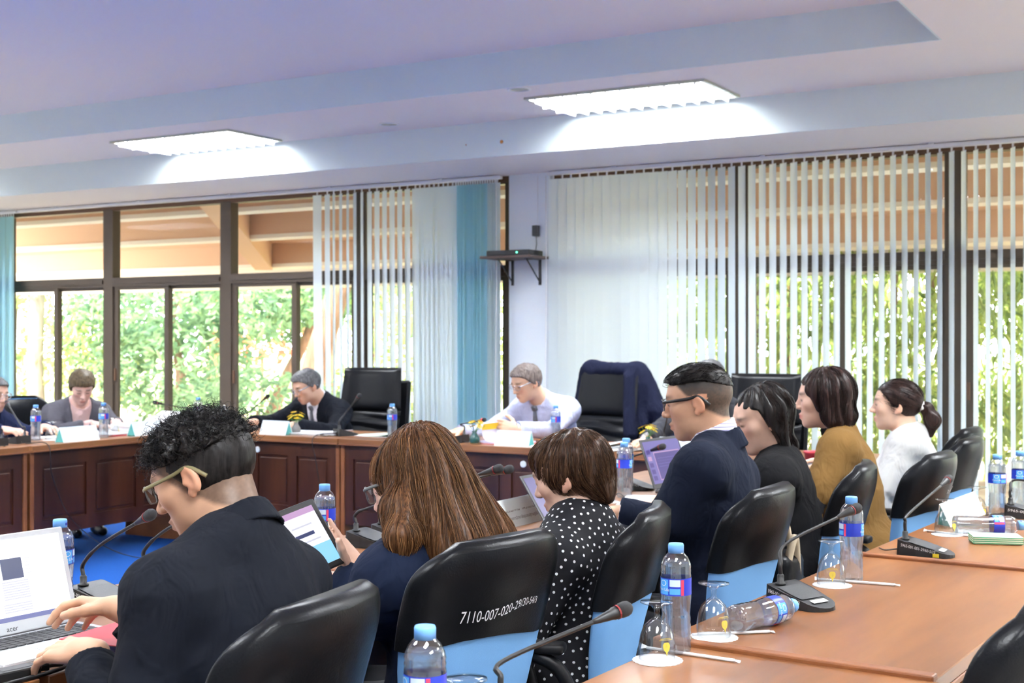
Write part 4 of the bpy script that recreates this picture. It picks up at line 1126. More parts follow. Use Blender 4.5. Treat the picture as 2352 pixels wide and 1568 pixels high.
sheets('thick open pile of pages on the left table beside the curly hair', -6.66, 6.55, PI / 2, .46, .30, 9, curl=.25, cover='paper', th=.006)
sheets('red-edged booklet under the pages on the left table', -6.66, 6.18, PI / 2, .20, .22, 2, m='cover_red', cover='paper', th=.008)
sheets('paper under the arms of the woman in grey', -6.86, 6.45, PI / 2, .28, .20, 2)
sheets('paper under the hand at the left edge', -6.78, 5.86, PI / 2, .24, .20, 2)
sheets('red-covered folder on the table edge by the curly-haired man', -2.085, 1.985, .1, .17, .22, 4, m='cover_navy', cover='cover_red', name='folder', cat='folder', th=.006)
# red top cover of that folder
f_ = [o for o in COL.objects if o.name == 'folder'][0]
MB().rbox((-.088, -.112, .024), (.088, .112, .0262), .001, 1).build('red_cover', 'cover_red', f_)
# book whose page is being turned
bk_ = empty('open_booklet', (-4.02, 6.90, TZ), 0, 'open booklet with a yellow-edged page being turned by the man in the pale shirt', 'booklet')
MB().rbox((-.15, -.10, 0), (.15, .10, .016), .003).build('pages', 'paper_lav', bk_)
MB().rbox((-.153, -.103, -.0), (.153, .103, .004), .001).build('cover', 'cover_red', bk_)
rows = []
for k in range(11):
    t = k / 10 * 2.3; rows.append([(-.04 - .062 * math.sin(t) * .8 - .03, -.10, .018 + .062 * (1 - math.cos(t))), (-.04 - .062 * math.sin(t) * .8 - .03, .10, .018 + .062 * (1 - math.cos(t)))])
MB().grid(rows).build('turned_page', 'paper_lav', bk_, smooth=True)
MB().grid([[(p[0] + .002, p[1], p[2] + .001) for p in q] for q in rows[7:]]).build('yellow_edge', 'edge_yellow', bk_, smooth=True)

# ---------------------------------------------------------------- milk carton, packet, adapters, bag, pen
mat('carton_white', (.84, .80, .72), .5); mat('carton_tan', (.62, .36, .12), .5); mat('print_blue', (.03, .07, .30), .5); mat('straw_pink', (.90, .78, .70), .4)
mc = empty('milk_carton', (-2.245, 2.870, TZ), math.radians(-24), 'small tan and white milk carton with a straw behind the tablet', 'carton')
MB().rbox((-.024, -.019, 0), (.024, .019, .088), .0015).build('carton', 'carton_white', mc)
MB().rbox((-.0243, -.0193, .088), (.0243, .0193, .112), .0015).build('carton_top', 'carton_tan', mc)
MB().tube([(.012, .0, .108), (.006, -.002, .140)], .0027, 8).build('straw', 'straw_pink', mc, smooth=True)
lettering('print', 'มิลล์', .020, 'print_blue', mc, frame_of((.0246, .0, .064), (0, 1, 0), (0, 0, 1)))
lettering('print', 'มิลล์', .020, 'print_blue', mc, frame_of((.0, -.0196, .064), (1, 0, 0), (0, 0, 1)))
mat('stripe_green', (.03, .36, .16), .6); mat('stripe_cream', (.80, .86, .74), .6)
pk = empty('tissue_packet', (-.735, 4.335, TZ), math.radians(20), 'flat packet with green and cream stripes at the right edge of the table', 'packet')
MB().rbox((-.075, -.045, 0), (.075, .045, .026), .005).build('packet', 'stripe_cream', pk)
for k in range(4): MB().box((-.0755, -.0456, .003 + k * .006), (.0755, .0456, .0055 + k * .006)).build('stripe', 'stripe_green', pk)
for k in range(5): MB().box((-.0700, -.036 + k * .016, .0255), (.0700, -.030 + k * .016, .0264)).build('stripe', 'stripe_green', pk)
def cable(nm, label, pts, r=.0028, m='mic_black', plug=None):
    c = empty(nm, pts[0], 0, label, 'cable')
    L = Vector(pts[0]); MB().tube([Vector(p) - L for p in catmull(pts, 7)], r, 7).build('cord', m, c, smooth=True)
    if plug:
        MB().rbox((-.018, -.010, -.006), (.018, .010, .008), .003, 2, Matrix.Rotation(plug, 4, 'Z')).build('plug', 'mic_black', c)
    return c
ad = empty('video_adapter', (-2.058, 1.672, TZ), math.radians(80), 'black video adapter box at the near left corner of the table', 'adapter')
MB().rbox((-.045, -.020, 0), (.045, .020, .022), .004).build('box', 'mic_black', ad); MB().rbox((-.030, -.012, .0215), (.030, .012, .0226), .0005, 1).build('top_label', 'laptop_dark', ad)
cable('video_cable', 'black video cable curling from the adapter at the near left corner', [(-2.050, 1.722, .762), (-2.046, 1.760, .760), (-2.034, 1.772, .757), (-2.026, 1.740, .7555), (-2.026, 1.62, .7555)], .0042, plug=1.2)
cable('usb_cable', 'thin black cable looping on the near left corner of the table', [(-2.068, 1.725, .757), (-2.065, 1.790, .7540), (-2.045, 1.812, .7540), (-2.030, 1.800, .7540), (-2.024, 1.77, .7540)], .0025)
a2 = empty('power_adapter', (-2.075, 4.47, TZ), .3, 'small black power adapter in front of the polka-dot woman', 'adapter')
MB().rbox((-.024, -.020, 0), (.024, .020, .034), .004).build('box', 'mic_black', a2)
cable('adapter_cable', 'thin black cable of the small power adapter', [(-2.085, 4.50, .770), (-2.15, 4.55, .80), (-2.21, 4.60, .765), (-2.23, 4.62, .7535)], .0022)
cable('table_cable', 'black cable hanging down the long far table beside its end post', [(-5.37, 6.93, .754), (-5.34, 6.67, .752), (-5.31, 6.66, .60), (-5.26, 6.66, .35), (-5.22, 6.655, .16)], .003)
cable('table_cable', 'thin black cable trailing from the left table to the carpet', [(-6.55, 5.40, .754), (-6.37, 5.42, .750), (-6.365, 5.45, .55), (-6.33, 5.60, .25), (-6.2, 5.95, .01), (-5.6, 6.3, .006), (-5.0, 6.35, .006)], .003)
mat('bag_beige', (.46, .38, .27), .6); 
bg = empty('handbag', (-1.325, 4.015, .48), 0, 'black and beige handbag hanging between two chairs', 'bag')
MB().rbox((-.05, -.09, .06), (.05, .09, .24), .035, 3).build('bag_body', 'leather', bg, smooth=True)
MB().tube(catmull([(-.01, -.06, .22), (-.02, -.03, .33), (0, .03, .33), (.01, .06, .22)], 6), .010, 8).build('strap', 'bag_beige', bg, smooth=True)
MB().tube(catmull([(.03, -.05, .20), (.045, -.02, .29), (.04, .02, .22), (.035, .05, .12)], 6), .013, 8).build('scarf', 'bag_beige', bg, smooth=True)
pn = empty('pen', (-6.405, 7.02, .83), 0, 'white pen held upright by the writing man', 'pen')
MB().tube([(.015, 0, -.07), (0, 0, 0), (-.022, .0, .09)], [.002, .005, .005], 8).build('pen', 'paper', pn, smooth=True)
rc = empty('red_cup', (-2.02, 6.62, TZ), 0, 'red lid of a container in front of the woman in white', 'container')
MB().lathe([(.0004, 0), (.04, 0), (.045, .05), (.050, .052), (.050, .062), (.0004, .066)], 20).build('cup', 'cover_red', rc, smooth=True)

# ---------------------------------------------------------------- wall shelf with receiver
mat('shelf_brown', (.085, .055, .045), .5); mat('led_green', (.05, .9, .35), .4, emit=((.1, 1, .45), 4.0)); mat('device_black', (.015, .016, .018), .35)
sh = empty('wall_shelf', (-5.08, 9.02, 2.015), 0, 'small dark shelf on brackets fixed to the white pillar', 'shelf')
MB().rbox((-.225, -.34, .0), (.225, -.003, .020), .003).build('board', 'shelf_brown', sh)
for x in (-.12, .13):
    b = MB().box((x - .012, -.006, -.20), (x + .012, -.001, 0)).box((x - .012, -.24, -.005), (x + .012, -.006, 0))
    b.tube([(x, -.22, -.006), (x, -.008, -.175)], .006, 6); b.build('bracket', 'device_black', sh)
rv = empty('receiver_box', (-5.085, 8.85, 2.0355), 0, 'flat black receiver with a green light on the wall shelf', 'receiver')
MB().rbox((-.19, -.115, .004), (.19, .115, .044), .004).build('case', 'device_black', rv)
MB().box((-.18, -.1165, .012), (.10, -.1150, .036)).build('front_panel', 'mic_black', rv)
MB().lathe([(.0004, 0), (.006, 0), (.006, .002), (.0004, .002)], 12, M=Matrix.Rotation(PI / 2, 4, 'X')).build('green_light', 'led_green', rv, loc=(.085, -.1165, .024))
for x in (-.15, .15): MB().box((x - .02, -.08, -.0), (x + .02, .08, .004)).build('foot', 'device_black', rv)
wa = empty('wall_adapter', (-4.975, 9.018, 2.20), 0, 'black plug adapter on the pillar above the shelf', 'adapter')
MB().rbox((-.024, -.05, 0), (.024, -.001, .085), .005).build('adapter', 'device_black', wa)
MB().tube([(0, -.02, 0), (.004, -.018, -.06), (-.008, -.018, -.12), (-.01, -.06, -.15)], .0025, 6).build('cord', 'device_black', wa)
MB().tube([(.004, -.006, .085), (.006, -.004, .48)], .0018, 5).build('wire', 'chain_white', wa)

# ---------------------------------------------------------------- cables are done; navy jacket over the executive chair is modelled with the people
# ================================================================ implicit-surface modelling of people
def V3(*a): return np.array(a if len(a) > 1 else a[0], float)
def unit(v): v = np.asarray(v, float); return v / max(1e-9, np.linalg.norm(v))

class Prim:
    __slots__ = ('f', 'lo', 'hi', 'k', 'op')
    def __init__(s, f, lo, hi, k, op): s.f = f; s.lo = lo; s.hi = hi; s.k = k; s.op = op

def cap(a, b, ra, rb, k=.02, op='+'):
    a = V3(a); b = V3(b); ab = b - a; L2 = max(1e-12, ab @ ab)
    def f(P):
        t = np.clip(((P - a) @ ab) / L2, 0, 1)
        q = P - a - t[:, None] * ab
        return np.sqrt((q * q).sum(1)) - (ra + (rb - ra) * t)
    r = max(ra, rb)
    return Prim(f, np.minimum(a, b) - r, np.maximum(a, b) + r, k, op)

def ell(c, r, R=None, k=.02, op='+'):
    """ellipsoid; R columns are its axes"""
    c = V3(c); r = V3(r); Rm = np.eye(3) if R is None else np.asarray(R)
    def f(P):
        q = (P - c) @ Rm
        k0 = np.sqrt(((q / r) ** 2).sum(1)); k1 = np.sqrt(((q / (r * r)) ** 2).sum(1))
        return k0 * (k0 - 1) / np.maximum(k1, 1e-9)
    m = np.abs(Rm) @ r
    return Prim(f, c - m, c + m, k, op)

def ecap(a, b, ra, rb, side, flat, k=.02, op='+'):
    """tapered capsule flattened by `flat` along the direction `side`"""
    a = V3(a); b = V3(b); s = unit(side); g = 1 / flat - 1
    ab = b - a; ab2 = ab + s * (ab @ s) * g; L2 = max(1e-12, ab2 @ ab2)
    def f(P):
        q = P - a; q = q + np.outer(q @ s, s) * g
        t = np.clip((q @ ab2) / L2, 0, 1)
        w = q - t[:, None] * ab2
        return (np.sqrt((w * w).sum(1)) - (ra + (rb - ra) * t)) * min(1, flat * 1.15)
    r = max(ra, rb)
    return Prim(f, np.minimum(a, b) - r, np.maximum(a, b) + r, k, op)

def cut(f, lo=None, hi=None):
    """intersection with f(P) <= 0"""
    return Prim(f, lo, hi, 0, '&')
def wrinkle(f):
    """adds f(P) to the distance"""
    return Prim(f, None, None, 0, '~')

def _smin(a, b, k):
    if k <= 0: return np.minimum(a, b)
    h = np.maximum(k - np.abs(a - b), 0) / k
    return np.minimum(a, b) - h * h * k * .25

def eval_sdf(prims, P, cen=None, rad=0.0):
    d = np.full(len(P), 1.0)
    for p in prims:
        if p.op == '&': d = np.maximum(d, p.f(P)); continue
        if p.op == '~': d = d + p.f(P); continue
        if p.lo is not None:
            m = 0.03 + p.k
            sel = np.all((P > p.lo - m) & (P < p.hi + m), axis=1)
            if not sel.any(): continue
            idx = np.nonzero(sel)[0]
            v = p.f(P[idx])
        else:
            idx = slice(None); v = p.f(P)
        if p.op == '+': d[idx] = _smin(d[idx], v, p.k)
        elif p.op == '-': d[idx] = -_smin(-d[idx], v, p.k)
    return d

def sdf_mesh(prims, h, name, lo=None, hi=None):
    los = [p.lo for p in prims if p.op == '+']; his = [p.hi for p in prims if p.op == '+']
    lo = np.min(los, 0) - 4 * h if lo is None else V3(lo); hi = np.max(his, 0) + 4 * h if hi is None else V3(hi)
    B = 4
    n = np.ceil((hi - lo) / (h * B)).astype(int) + 1              # coarse blocks
    ax = [lo[i] + (np.arange(n[i]) + .5) * h * B for i in range(3)]
    Cc = np.stack(np.meshgrid(*ax, indexing='ij'), -1).reshape(-1, 3)
    dc = eval_sdf(prims, Cc).reshape(n)
    act = np.abs(dc) < h * B * 1.45
    full = np.repeat(np.repeat(np.repeat(np.where(dc < 0, -1.0, 1.0).astype(np.float32), B, 0), B, 1), B, 2)
    bi = np.argwhere(act)
    if len(bi) == 0: raise RuntimeError(name)
    off = np.stack(np.meshgrid(*[np.arange(B)] * 3, indexing='ij'), -1).reshape(-1, 3)
    sb = bi // 6; key = (sb[:, 0] * 4096 + sb[:, 1]) * 4096 + sb[:, 2]
    bi = bi[np.argsort(key, kind='stable')]; key = np.sort(key)
    gi = (bi[:, None, :] * B + off[None]).reshape(-1, 3)
    vals = np.empty(len(gi), np.float32)
    cuts = np.concatenate([[0], np.nonzero(np.diff(key))[0] + 1, [len(bi)]]) * B ** 3
    for s, e_ in zip(cuts[:-1], cuts[1:]):
        Pt = lo + (gi[s:e_] + .5) * h
        l_, h_ = Pt.min(0), Pt.max(0)
        sel = [p for p in prims if p.lo is None or (np.all(h_ > p.lo - .03 - p.k) and np.all(l_ < p.hi + .03 + p.k))]
        vals[s:e_] = eval_sdf(sel, Pt)
    full[gi[:, 0], gi[:, 1], gi[:, 2]] = vals
    # surface nets
    neg = full < 0
    sh = np.array(full.shape) - 1
    cnt = np.zeros(sh, np.int8)
    for dx in (0, 1):
        for dy in (0, 1):
            for dz in (0, 1):
                cnt += neg[dx:dx + sh[0], dy:dy + sh[1], dz:dz + sh[2]]
    cells = np.argwhere((cnt > 0) & (cnt < 8))
    vid = np.full(sh, -1, np.int32); vid[cells[:, 0], cells[:, 1], cells[:, 2]] = np.arange(len(cells))
    acc = np.zeros((len(cells), 3)); num = np.zeros(len(cells))
    cor = [(0, 0, 0), (1, 0, 0), (0, 1, 0), (1, 1, 0), (0, 0, 1), (1, 0, 1), (0, 1, 1), (1, 1, 1)]
    cv = [full[cells[:, 0] + c[0], cells[:, 1] + c[1], cells[:, 2] + c[2]].astype(float) for c in cor]
    for a in range(8):
        for b in range(a + 1, 8):
            df = [cor[b][i] - cor[a][i] for i in range(3)]
            if sum(abs(q) for q in df) != 1: continue
            m = (cv[a] < 0) != (cv[b] < 0)
            t = np.where(m, cv[a] / np.where(np.abs(cv[a] - cv[b]) < 1e-12, 1, cv[a] - cv[b]), 0)
            for i in range(3): acc[:, i] += np.where(m, cor[a][i] + t * df[i], 0)
            num += m
    verts = lo + (cells + acc / num[:, None] + .5) * h
    quads = []
    for axis in range(3):
        o1, o2 = [i for i in range(3) if i != axis]
        sl0 = [slice(1, sh[i]) for i in range(3)]; sl1 = [slice(1, sh[i]) for i in range(3)]
        sl0[axis] = slice(0, sh[axis]); sl1[axis] = slice(1, sh[axis] + 1)
        a = neg[tuple(sl0)]; b = neg[tuple(sl1)]
        e = np.argwhere(a != b)
        if len(e) == 0: continue
        flip = a[e[:, 0], e[:, 1], e[:, 2]]
        base = e.copy(); base[:, o1] += 1; base[:, o2] += 1
        def cid(d1, d2):
            q = base.copy(); q[:, o1] -= d1; q[:, o2] -= d2
            return vid[q[:, 0], q[:, 1], q[:, 2]]
        q = np.stack([cid(1, 1), cid(0, 1), cid(0, 0), cid(1, 0)], 1)
        if axis == 1: flip = ~flip
        q[~flip] = q[~flip][:, ::-1]
        quads.append(q[(q >= 0).all(1)])
    Q = np.concatenate(quads)
    me = bpy.data.meshes.new(name)
    me.vertices.add(len(verts)); me.vertices.foreach_set('co', verts.astype(np.float32).ravel())
    me.loops.add(4 * len(Q)); me.loops.foreach_set('vertex_index', Q.astype(np.int32).ravel())
    me.polygons.add(len(Q)); me.polygons.foreach_set('loop_start', (np.arange(len(Q)) * 4).astype(np.int32))
    me.update(calc_edges=True); me.validate()
    return me, verts

_rs = np.random.RandomState(5); _LAT = _rs.rand(32, 32, 32).astype(np.float32)
def vnoise(P):
    """smooth value noise in -1..1"""
    i = np.floor(P).astype(int); f = P - i; f = f * f * (3 - 2 * f); i &= 31; j = (i + 1) & 31
    def g(a, b, c): return _LAT[a, b, c]
    x0, y0, z0 = i.T; x1, y1, z1 = j.T; fx, fy, fz = f.T
    c00 = g(x0, y0, z0) * (1 - fx) + g(x1, y0, z0) * fx; c10 = g(x0, y1, z0) * (1 - fx) + g(x1, y1, z0) * fx
    c01 = g(x0, y0, z1) * (1 - fx) + g(x1, y0, z1) * fx; c11 = g(x0, y1, z1) * (1 - fx) + g(x1, y1, z1) * fx
    return 2 * ((c00 * (1 - fy) + c10 * fy) * (1 - fz) + (c01 * (1 - fy) + c11 * fy) * fz) - 1

def color_attr(me, cols, name='tint'):
    a = me.color_attributes.new(name, 'FLOAT_COLOR', 'POINT')
    c = np.ones((len(cols), 4), np.float32); c[:, :3] = cols
    a.data.foreach_set('color', c.ravel())

def attr_mat(name, rough=.5, spec=.4, sss=0.0, bump=None):
    m = bpy.data.materials.new(name); m.use_nodes = True
    nt = m.node_tree; N = nt.nodes; L = nt.links; p = N['Principled BSDF']
    at = N.new('ShaderNodeAttribute'); at.attribute_name = 'tint'
    L.new(at.outputs['Color'], p.inputs['Base Color'])
    p.inputs['Roughness'].default_value = rough; p.inputs['Specular IOR Level'].default_value = spec
    if sss:
        p.inputs['Subsurface Weight'].default_value = sss; p.inputs['Subsurface Radius'].default_value = (.012, .005, .003); p.inputs['Subsurface Scale'].default_value = .5
    if bump:
        tc = N.new('ShaderNodeTexCoord'); nb = N.new('ShaderNodeTexNoise'); nb.inputs['Scale'].default_value = bump[0]; nb.inputs['Detail'].default_value = 4
        L.new(tc.outputs['Object'], nb.inputs['Vector']); b = N.new('ShaderNodeBump'); b.inputs['Strength'].default_value = bump[1]; b.inputs['Distance'].default_value = .001
        L.new(nb.outputs[0], b.inputs['Height']); L.new(b.outputs[0], p.inputs['Normal'])
    MATS[name] = m
    return m
attr_mat('skin', .48, .4, bump=(260, .15))

def hair_mat(name, c1, c2, rough=.42, scale=(160, 160, 9)):
    """hair: fine streaks along the local z axis"""
    m = bpy.data.materials.new(name); m.use_nodes = True
    nt = m.node_tree; N = nt.nodes; L = nt.links; p = N['Principled BSDF']
    tc = N.new('ShaderNodeTexCoord'); mp = N.new('ShaderNodeMapping'); mp.inputs['Scale'].default_value = scale
    L.new(tc.outputs['Object'], mp.inputs[0])
    nz = N.new('ShaderNodeTexNoise'); nz.inputs['Scale'].default_value = 1; nz.inputs['Detail'].default_value = 4; L.new(mp.outputs[0], nz.inputs['Vector'])
    rp = N.new('ShaderNodeValToRGB'); rp.color_ramp.elements[0].position = .35; rp.color_ramp.elements[1].position = .68
    rp.color_ramp.elements[0].color = (*c1, 1); rp.color_ramp.elements[1].color = (*c2, 1)
    L.new(nz.outputs[0], rp.inputs[0]); L.new(rp.outputs[0], p.inputs['Base Color'])
    b = N.new('ShaderNodeBump'); b.inputs['Strength'].default_value = .4; b.inputs['Distance'].default_value = .002
    L.new(nz.outputs[0], b.inputs['Height']); L.new(b.outputs[0], p.inputs['Normal'])
    p.inputs['Roughness'].default_value = rough; p.inputs['Specular IOR Level'].default_value = .16
    MATS[name] = m
    return m
# ================================================================ person builder
def axes_from(theta, pitch=0, roll=0):
    """columns right, forward, up for a heading theta (deg, world), pitch down and roll (deg)"""
    t, p, r = map(math.radians, (theta, pitch, roll))
    f = V3(math.cos(t), math.sin(t), 0); rt = V3(math.sin(t), -math.cos(t), 0); up = V3(0, 0, 1)
    f2 = f * math.cos(p) - up * math.sin(p); u2 = up * math.cos(p) + f * math.sin(p)
    r2 = rt * math.cos(r) + u2 * math.sin(r); u3 = u2 * math.cos(r) - rt * math.sin(r)
    return np.stack([r2, f2, u3], 1)

def head_prims(c, R, s=1.0, female=False, ears=True):
    def h(x, y, z): return V3(c) + R @ (V3(x, y, z) * s)
    def E(x, y, z, a, b, d, k=.02, op='+'): return ell(h(x, y, z), V3(a, b, d) * s, R, k * s, op)
    def Cp(p, q, ra, rb, k=.012, op='+'): return cap(h(*p), h(*q), ra * s, rb * s, k * s, op)
    j = .93 if female else 1.0
    P = [E(0, -.015, .028, .076, .096, .084), E(0, .034, .034, .062, .053, .055, .03), E(0, .030, -.030, .060 * j, .059, .060, .03),
         E(0, .022, -.066, .052 * j, .058, .042, .03), E(0, .067, -.094, .021, .019, .017, .03)]
    for sx in (-1, 1):
        P.append(E(sx * .041, .056, -.014, .020, .024, .020, .025))
    P.append(Cp((-.034, .082, .026), (.034, .082, .026), .009, .009, .02))
    for sx in (-1, 1):
        P.append(E(sx * .031, .103, .007, .020, .018, .012, .012, '-'))
    P += [Cp((0, .086, .020), (0, .105, -.020), .0065, .0105, .012), E(0, .109, -.025, .0105, .011, .0095, .008)]
    for sx in (-1, 1):
        P += [E(sx * .012, .098, -.029, .008, .010, .0075, .006), E(sx * .031, .079, .007, .0145, .0125, .0115, .005)]
    P += [E(0, .0905, -.0565, .022, .0105, .0060, .008), E(0, .0885, -.0695, .019, .0105, .0070, .008), Cp((-.022, .099, -.0632), (.022, .099, -.0632), .0022, .0022, .003, '-')]
    if ears:
        tl = math.radians(14)
        Re = R @ np.array([[1, 0, 0], [0, math.cos(tl), math.sin(tl)], [0, -math.sin(tl), math.cos(tl)]])
        for sx in (-1, 1):
            rz = math.radians(8 * sx); Rz = np.array([[math.cos(rz), -math.sin(rz), 0], [math.sin(rz), math.cos(rz), 0], [0, 0, 1]])
            Rr = Re @ Rz
            P.append(ell(h(sx * .078, -.012, -.004), V3(.0085, .0170, .030) * s, Rr, .006 * s))
            P.append(ell(h(sx * .073, -.002, -.030), V3(.0070, .0085, .010) * s, Rr, .006 * s))
            P.append(ell(h(sx * .088, -.007, -.003), V3(.0075, .011, .020) * s, Rr, .004 * s, '-'))
            P.append(ell(h(sx * .078, .004, -.008), V3(.004, .0045, .007) * s, Rr, .003 * s))
    return P

def hand_prims(w, d, n, side, curl=(.25, .3, .2), spread=.10, s=1.0, thumb=(.5, .3), lifts=(0, 0, 0, 0), thumb_dir=None):
    """w wrist, d finger direction, n back-of-hand normal, side +1 right / -1 left"""
    w = V3(w); d = unit(d); n = unit(n - d * (n @ d)); t = -np.cross(d, n) * side      # t points to the thumb
    R = np.stack([t, d, n], 1)
    P = [ell(w + d * .048 * s - n * .001, V3(.037, .052, .0145) * s, R, .012 * s), cap(w - d * .03 * s, w + d * .02 * s, .024 * s, .024 * s, .02 * s)]
    kn = [(.030, .089), (.0095, .093), (-.011, .089), (-.029, .079)]
    ln = [(.042, .025, .021), (.046, .029, .021), (.042, .027, .021), (.034, .021, .018)]
    for i in range(4):
        a = w + (t * kn[i][0] + d * kn[i][1] + n * (.002 if i in (1, 2) else 0)) * s
        P.append(cap(w + (t * kn[i][0] * .55 + d * .02) * s, a, .0125 * s, .0112 * s, .008 * s))
        ang = -lifts[i]; sp = spread * (1.2 - .8 * i)
        for q in range(3):
            ang += curl[q]
            dd = (d * math.cos(ang) - n * math.sin(ang)); dd = unit(dd + t * math.sin(sp) * math.cos(ang))
            b = a + dd * ln[i][q] * s
            r0 = (.0100, .0090, .0080)[q] * (1 if i < 3 else .88) * s; r1 = (.0090, .0080, .0068)[q] * (1 if i < 3 else .88) * s
            P.append(cap(a, b, r0, r1, .0035 * s)); a = b
    a = w + (d * .024 + t * .026 - n * .006) * s
    td = unit(d * .62 + t * .72 - n * .25) if thumb_dir is None else unit(d * thumb_dir[0] + t * thumb_dir[1] + n * thumb_dir[2])
    P.append(cap(w + (d * .012 + t * .012) * s, a, .016 * s, .015 * s, .012 * s))
    for q, L in enumerate((.040, .033, .026)):
        b = a + td * L * s
        P.append(cap(a, b, (.0145, .0118, .0105)[q] * s, (.0118, .0105, .0088)[q] * s, .006 * s)); a = b
        td = unit(td + (d * thumb[0] - t * thumb[0] * .8) * .6)
    return P

def ik(S, W, l1, l2, pole):
    """elbow position for shoulder S, wrist W"""
    S = V3(S); W = V3(W); v = W - S; L = np.linalg.norm(v); L = min(L, (l1 + l2) * .999)
    a = (l1 * l1 - l2 * l2 + L * L) / (2 * L); hgt = math.sqrt(max(1e-6, l1 * l1 - a * a)); u = v / np.linalg.norm(v)
    p = V3(pole); p = unit(p - u * (p @ u))
    return S + u * a + p * hgt

def collar(nb, ax, fw, r0, r1, h_front, h_back, t=.004, lean=0.0, k=.006, z0=-.02):
    """standing collar: thin cone band round the neck axis, higher at the back than the front"""
    nb = V3(nb); ax = unit(ax); fw = unit(fw - ax * (fw @ ax))
    H = max(h_front, h_back)
    def f(P):
        q = P - nb; hh = q @ ax; rad = q - np.outer(hh, ax); rr = np.sqrt((rad * rad).sum(1)) + 1e-9
        c = (rad @ fw) / rr
        top = h_back + (h_front - h_back) * (c * .5 + .5)
        Rr = r0 + (r1 - r0) * np.clip((hh - z0) / (H - z0), 0, 1)
        d = np.abs(rr - Rr) - t
        return np.maximum(np.maximum(d, hh - top), z0 - hh)
    m = max(r0, r1) + abs(H) + .03
    return Prim(f, nb - m, nb + m, k, '+')

class Body:
    def __init__(s, pelvis, neck, head, th_body, th_head, pitch=15, roll=0, sw=.195, female=False, hs=1.0, girth=1.0, sh_drop=None, sh_fwd=.0, twist=0.0):
        if sh_drop is None: sh_drop = .088 if female else .104
        s.pel = V3(pelvis); s.nb = V3(neck); s.hc = V3(head); s.female = female; s.hs = hs; s.g = girth
        A = axes_from(th_body); s.r = A[:, 0]; s.f = A[:, 1]
        s.u = unit(s.nb - s.pel)
        s.f2 = unit(s.f - s.u * (s.f @ s.u)); s.r2 = np.cross(s.f2, s.u)
        s.T = np.stack([s.r2, s.f2, s.u], 1)
        s.H = axes_from(th_head, pitch, roll)
        rs = s.r2 * math.cos(twist) + s.f2 * math.sin(twist)
        s.S = {1: s.nb + rs * sw - s.u * sh_drop + s.f2 * sh_fwd, -1: s.nb - rs * sw - s.u * sh_drop + s.f2 * sh_fwd}
        s.sw = sw; s.E = {}; s.W = {}; s.hand = {}
        s.l1, s.l2 = (.275, .245) if female else (.295, .26)
    def arm(s, side, wrist, pole=None, **hand):
        s.W[side] = V3(wrist)
        pole = (s.r * side * .6 - V3(0, 0, 1) - s.f * .4) if pole is None else V3(pole)
        s.E[side] = ik(s.S[side], s.W[side], s.l1, s.l2, pole)
        s.hand[side] = hand
        return s
    def hp(s, x, y, z): return s.hc + s.H @ (V3(x, y, z) * s.hs)
    def torso(s, o=0.0, k=.05):
        g = s.g; L = np.linalg.norm(s.nb - s.pel); T = s.T; A = s.pel
        fem = s.female
        P = [ell(A + s.u * .02, V3(.165 * g + o, .118 * g + o, .12 + o), T, k),
             ell(A + s.u * L * .36 + s.f2 * .005, V3((.128 if fem else .148) * g + o, .100 * g + o, .17 + o), T, k),
             ell(A + s.u * L * .66 + s.f2 * .005, V3((.140 if fem else .163) * g + o, .108 * g + o, .19 + o), T, k)]
        if fem:
            for sx in (-1, 1): P.append(ell(A + s.u * L * .62 + s.f2 * .085 + s.r2 * sx * .062, V3(.060 + o, .055 + o, .062 + o), T, .04))
        i = .80
        m = (s.S[1] + s.S[-1]) / 2
        P.append(ecap(m + (s.S[-1] - m) * i + s.u * .008, m + (s.S[1] - m) * i + s.u * .008, .058 + o, .058 + o, s.u, .88, .05))
        for sx in (-1, 1):
            P.append(cap(s.nb + s.u * .006 - s.f2 * .010 + s.r2 * sx * .024, m + (s.S[sx] - m) * .80 + s.u * .020, .036 + o * .6, .034 + o * .8, .06))
        return P
    def arms(s, o=0.0, k=.03, cuff=0.0):
        P = []
        for sx in s.W:
            S, E, W = s.S[sx], s.E[sx], s.W[sx]
            a = .046 if s.female else .051
            P += [cap(S - s.u * .012, E, a + o * .8, a * .84 + o, .08), cap(E, W, a * .80 + o, .027 + o + cuff, k * .6)]
        return P
    def neck(s, o=0.0):
        r = .050 if s.female else .058
        return [cap(s.nb - s.u * .03, s.hp(0, -.030, -.050), r + o + .004, r + o, .025)]
    def skin_prims(s):
        P = s.torso(-.008)[2:] + s.arms(-.004) + s.neck()
        for sx in s.W:
            W = s.W[sx]; h = dict(s.hand[sx])
            if not h: continue
            d = V3(h.pop('d')); n = V3(h.pop('n'))
            P += hand_prims(W + unit(W - s.E[sx]) * .012, d, n, sx, s=h.pop('s', .93 if s.female else 1.0), **h)
        return P + head_prims(s.hc, s.H, s.hs, s.female)
    def head_local(s, P): return ((P - s.hc) @ s.H) / s.hs

def hairline(y):
    return np.interp(y, [-.12, -.075, -.03, -.005, .012, .028, .045, .07, .11], [-.080, -.066, -.036, -.012, .004, .022, .046, .070, .082])

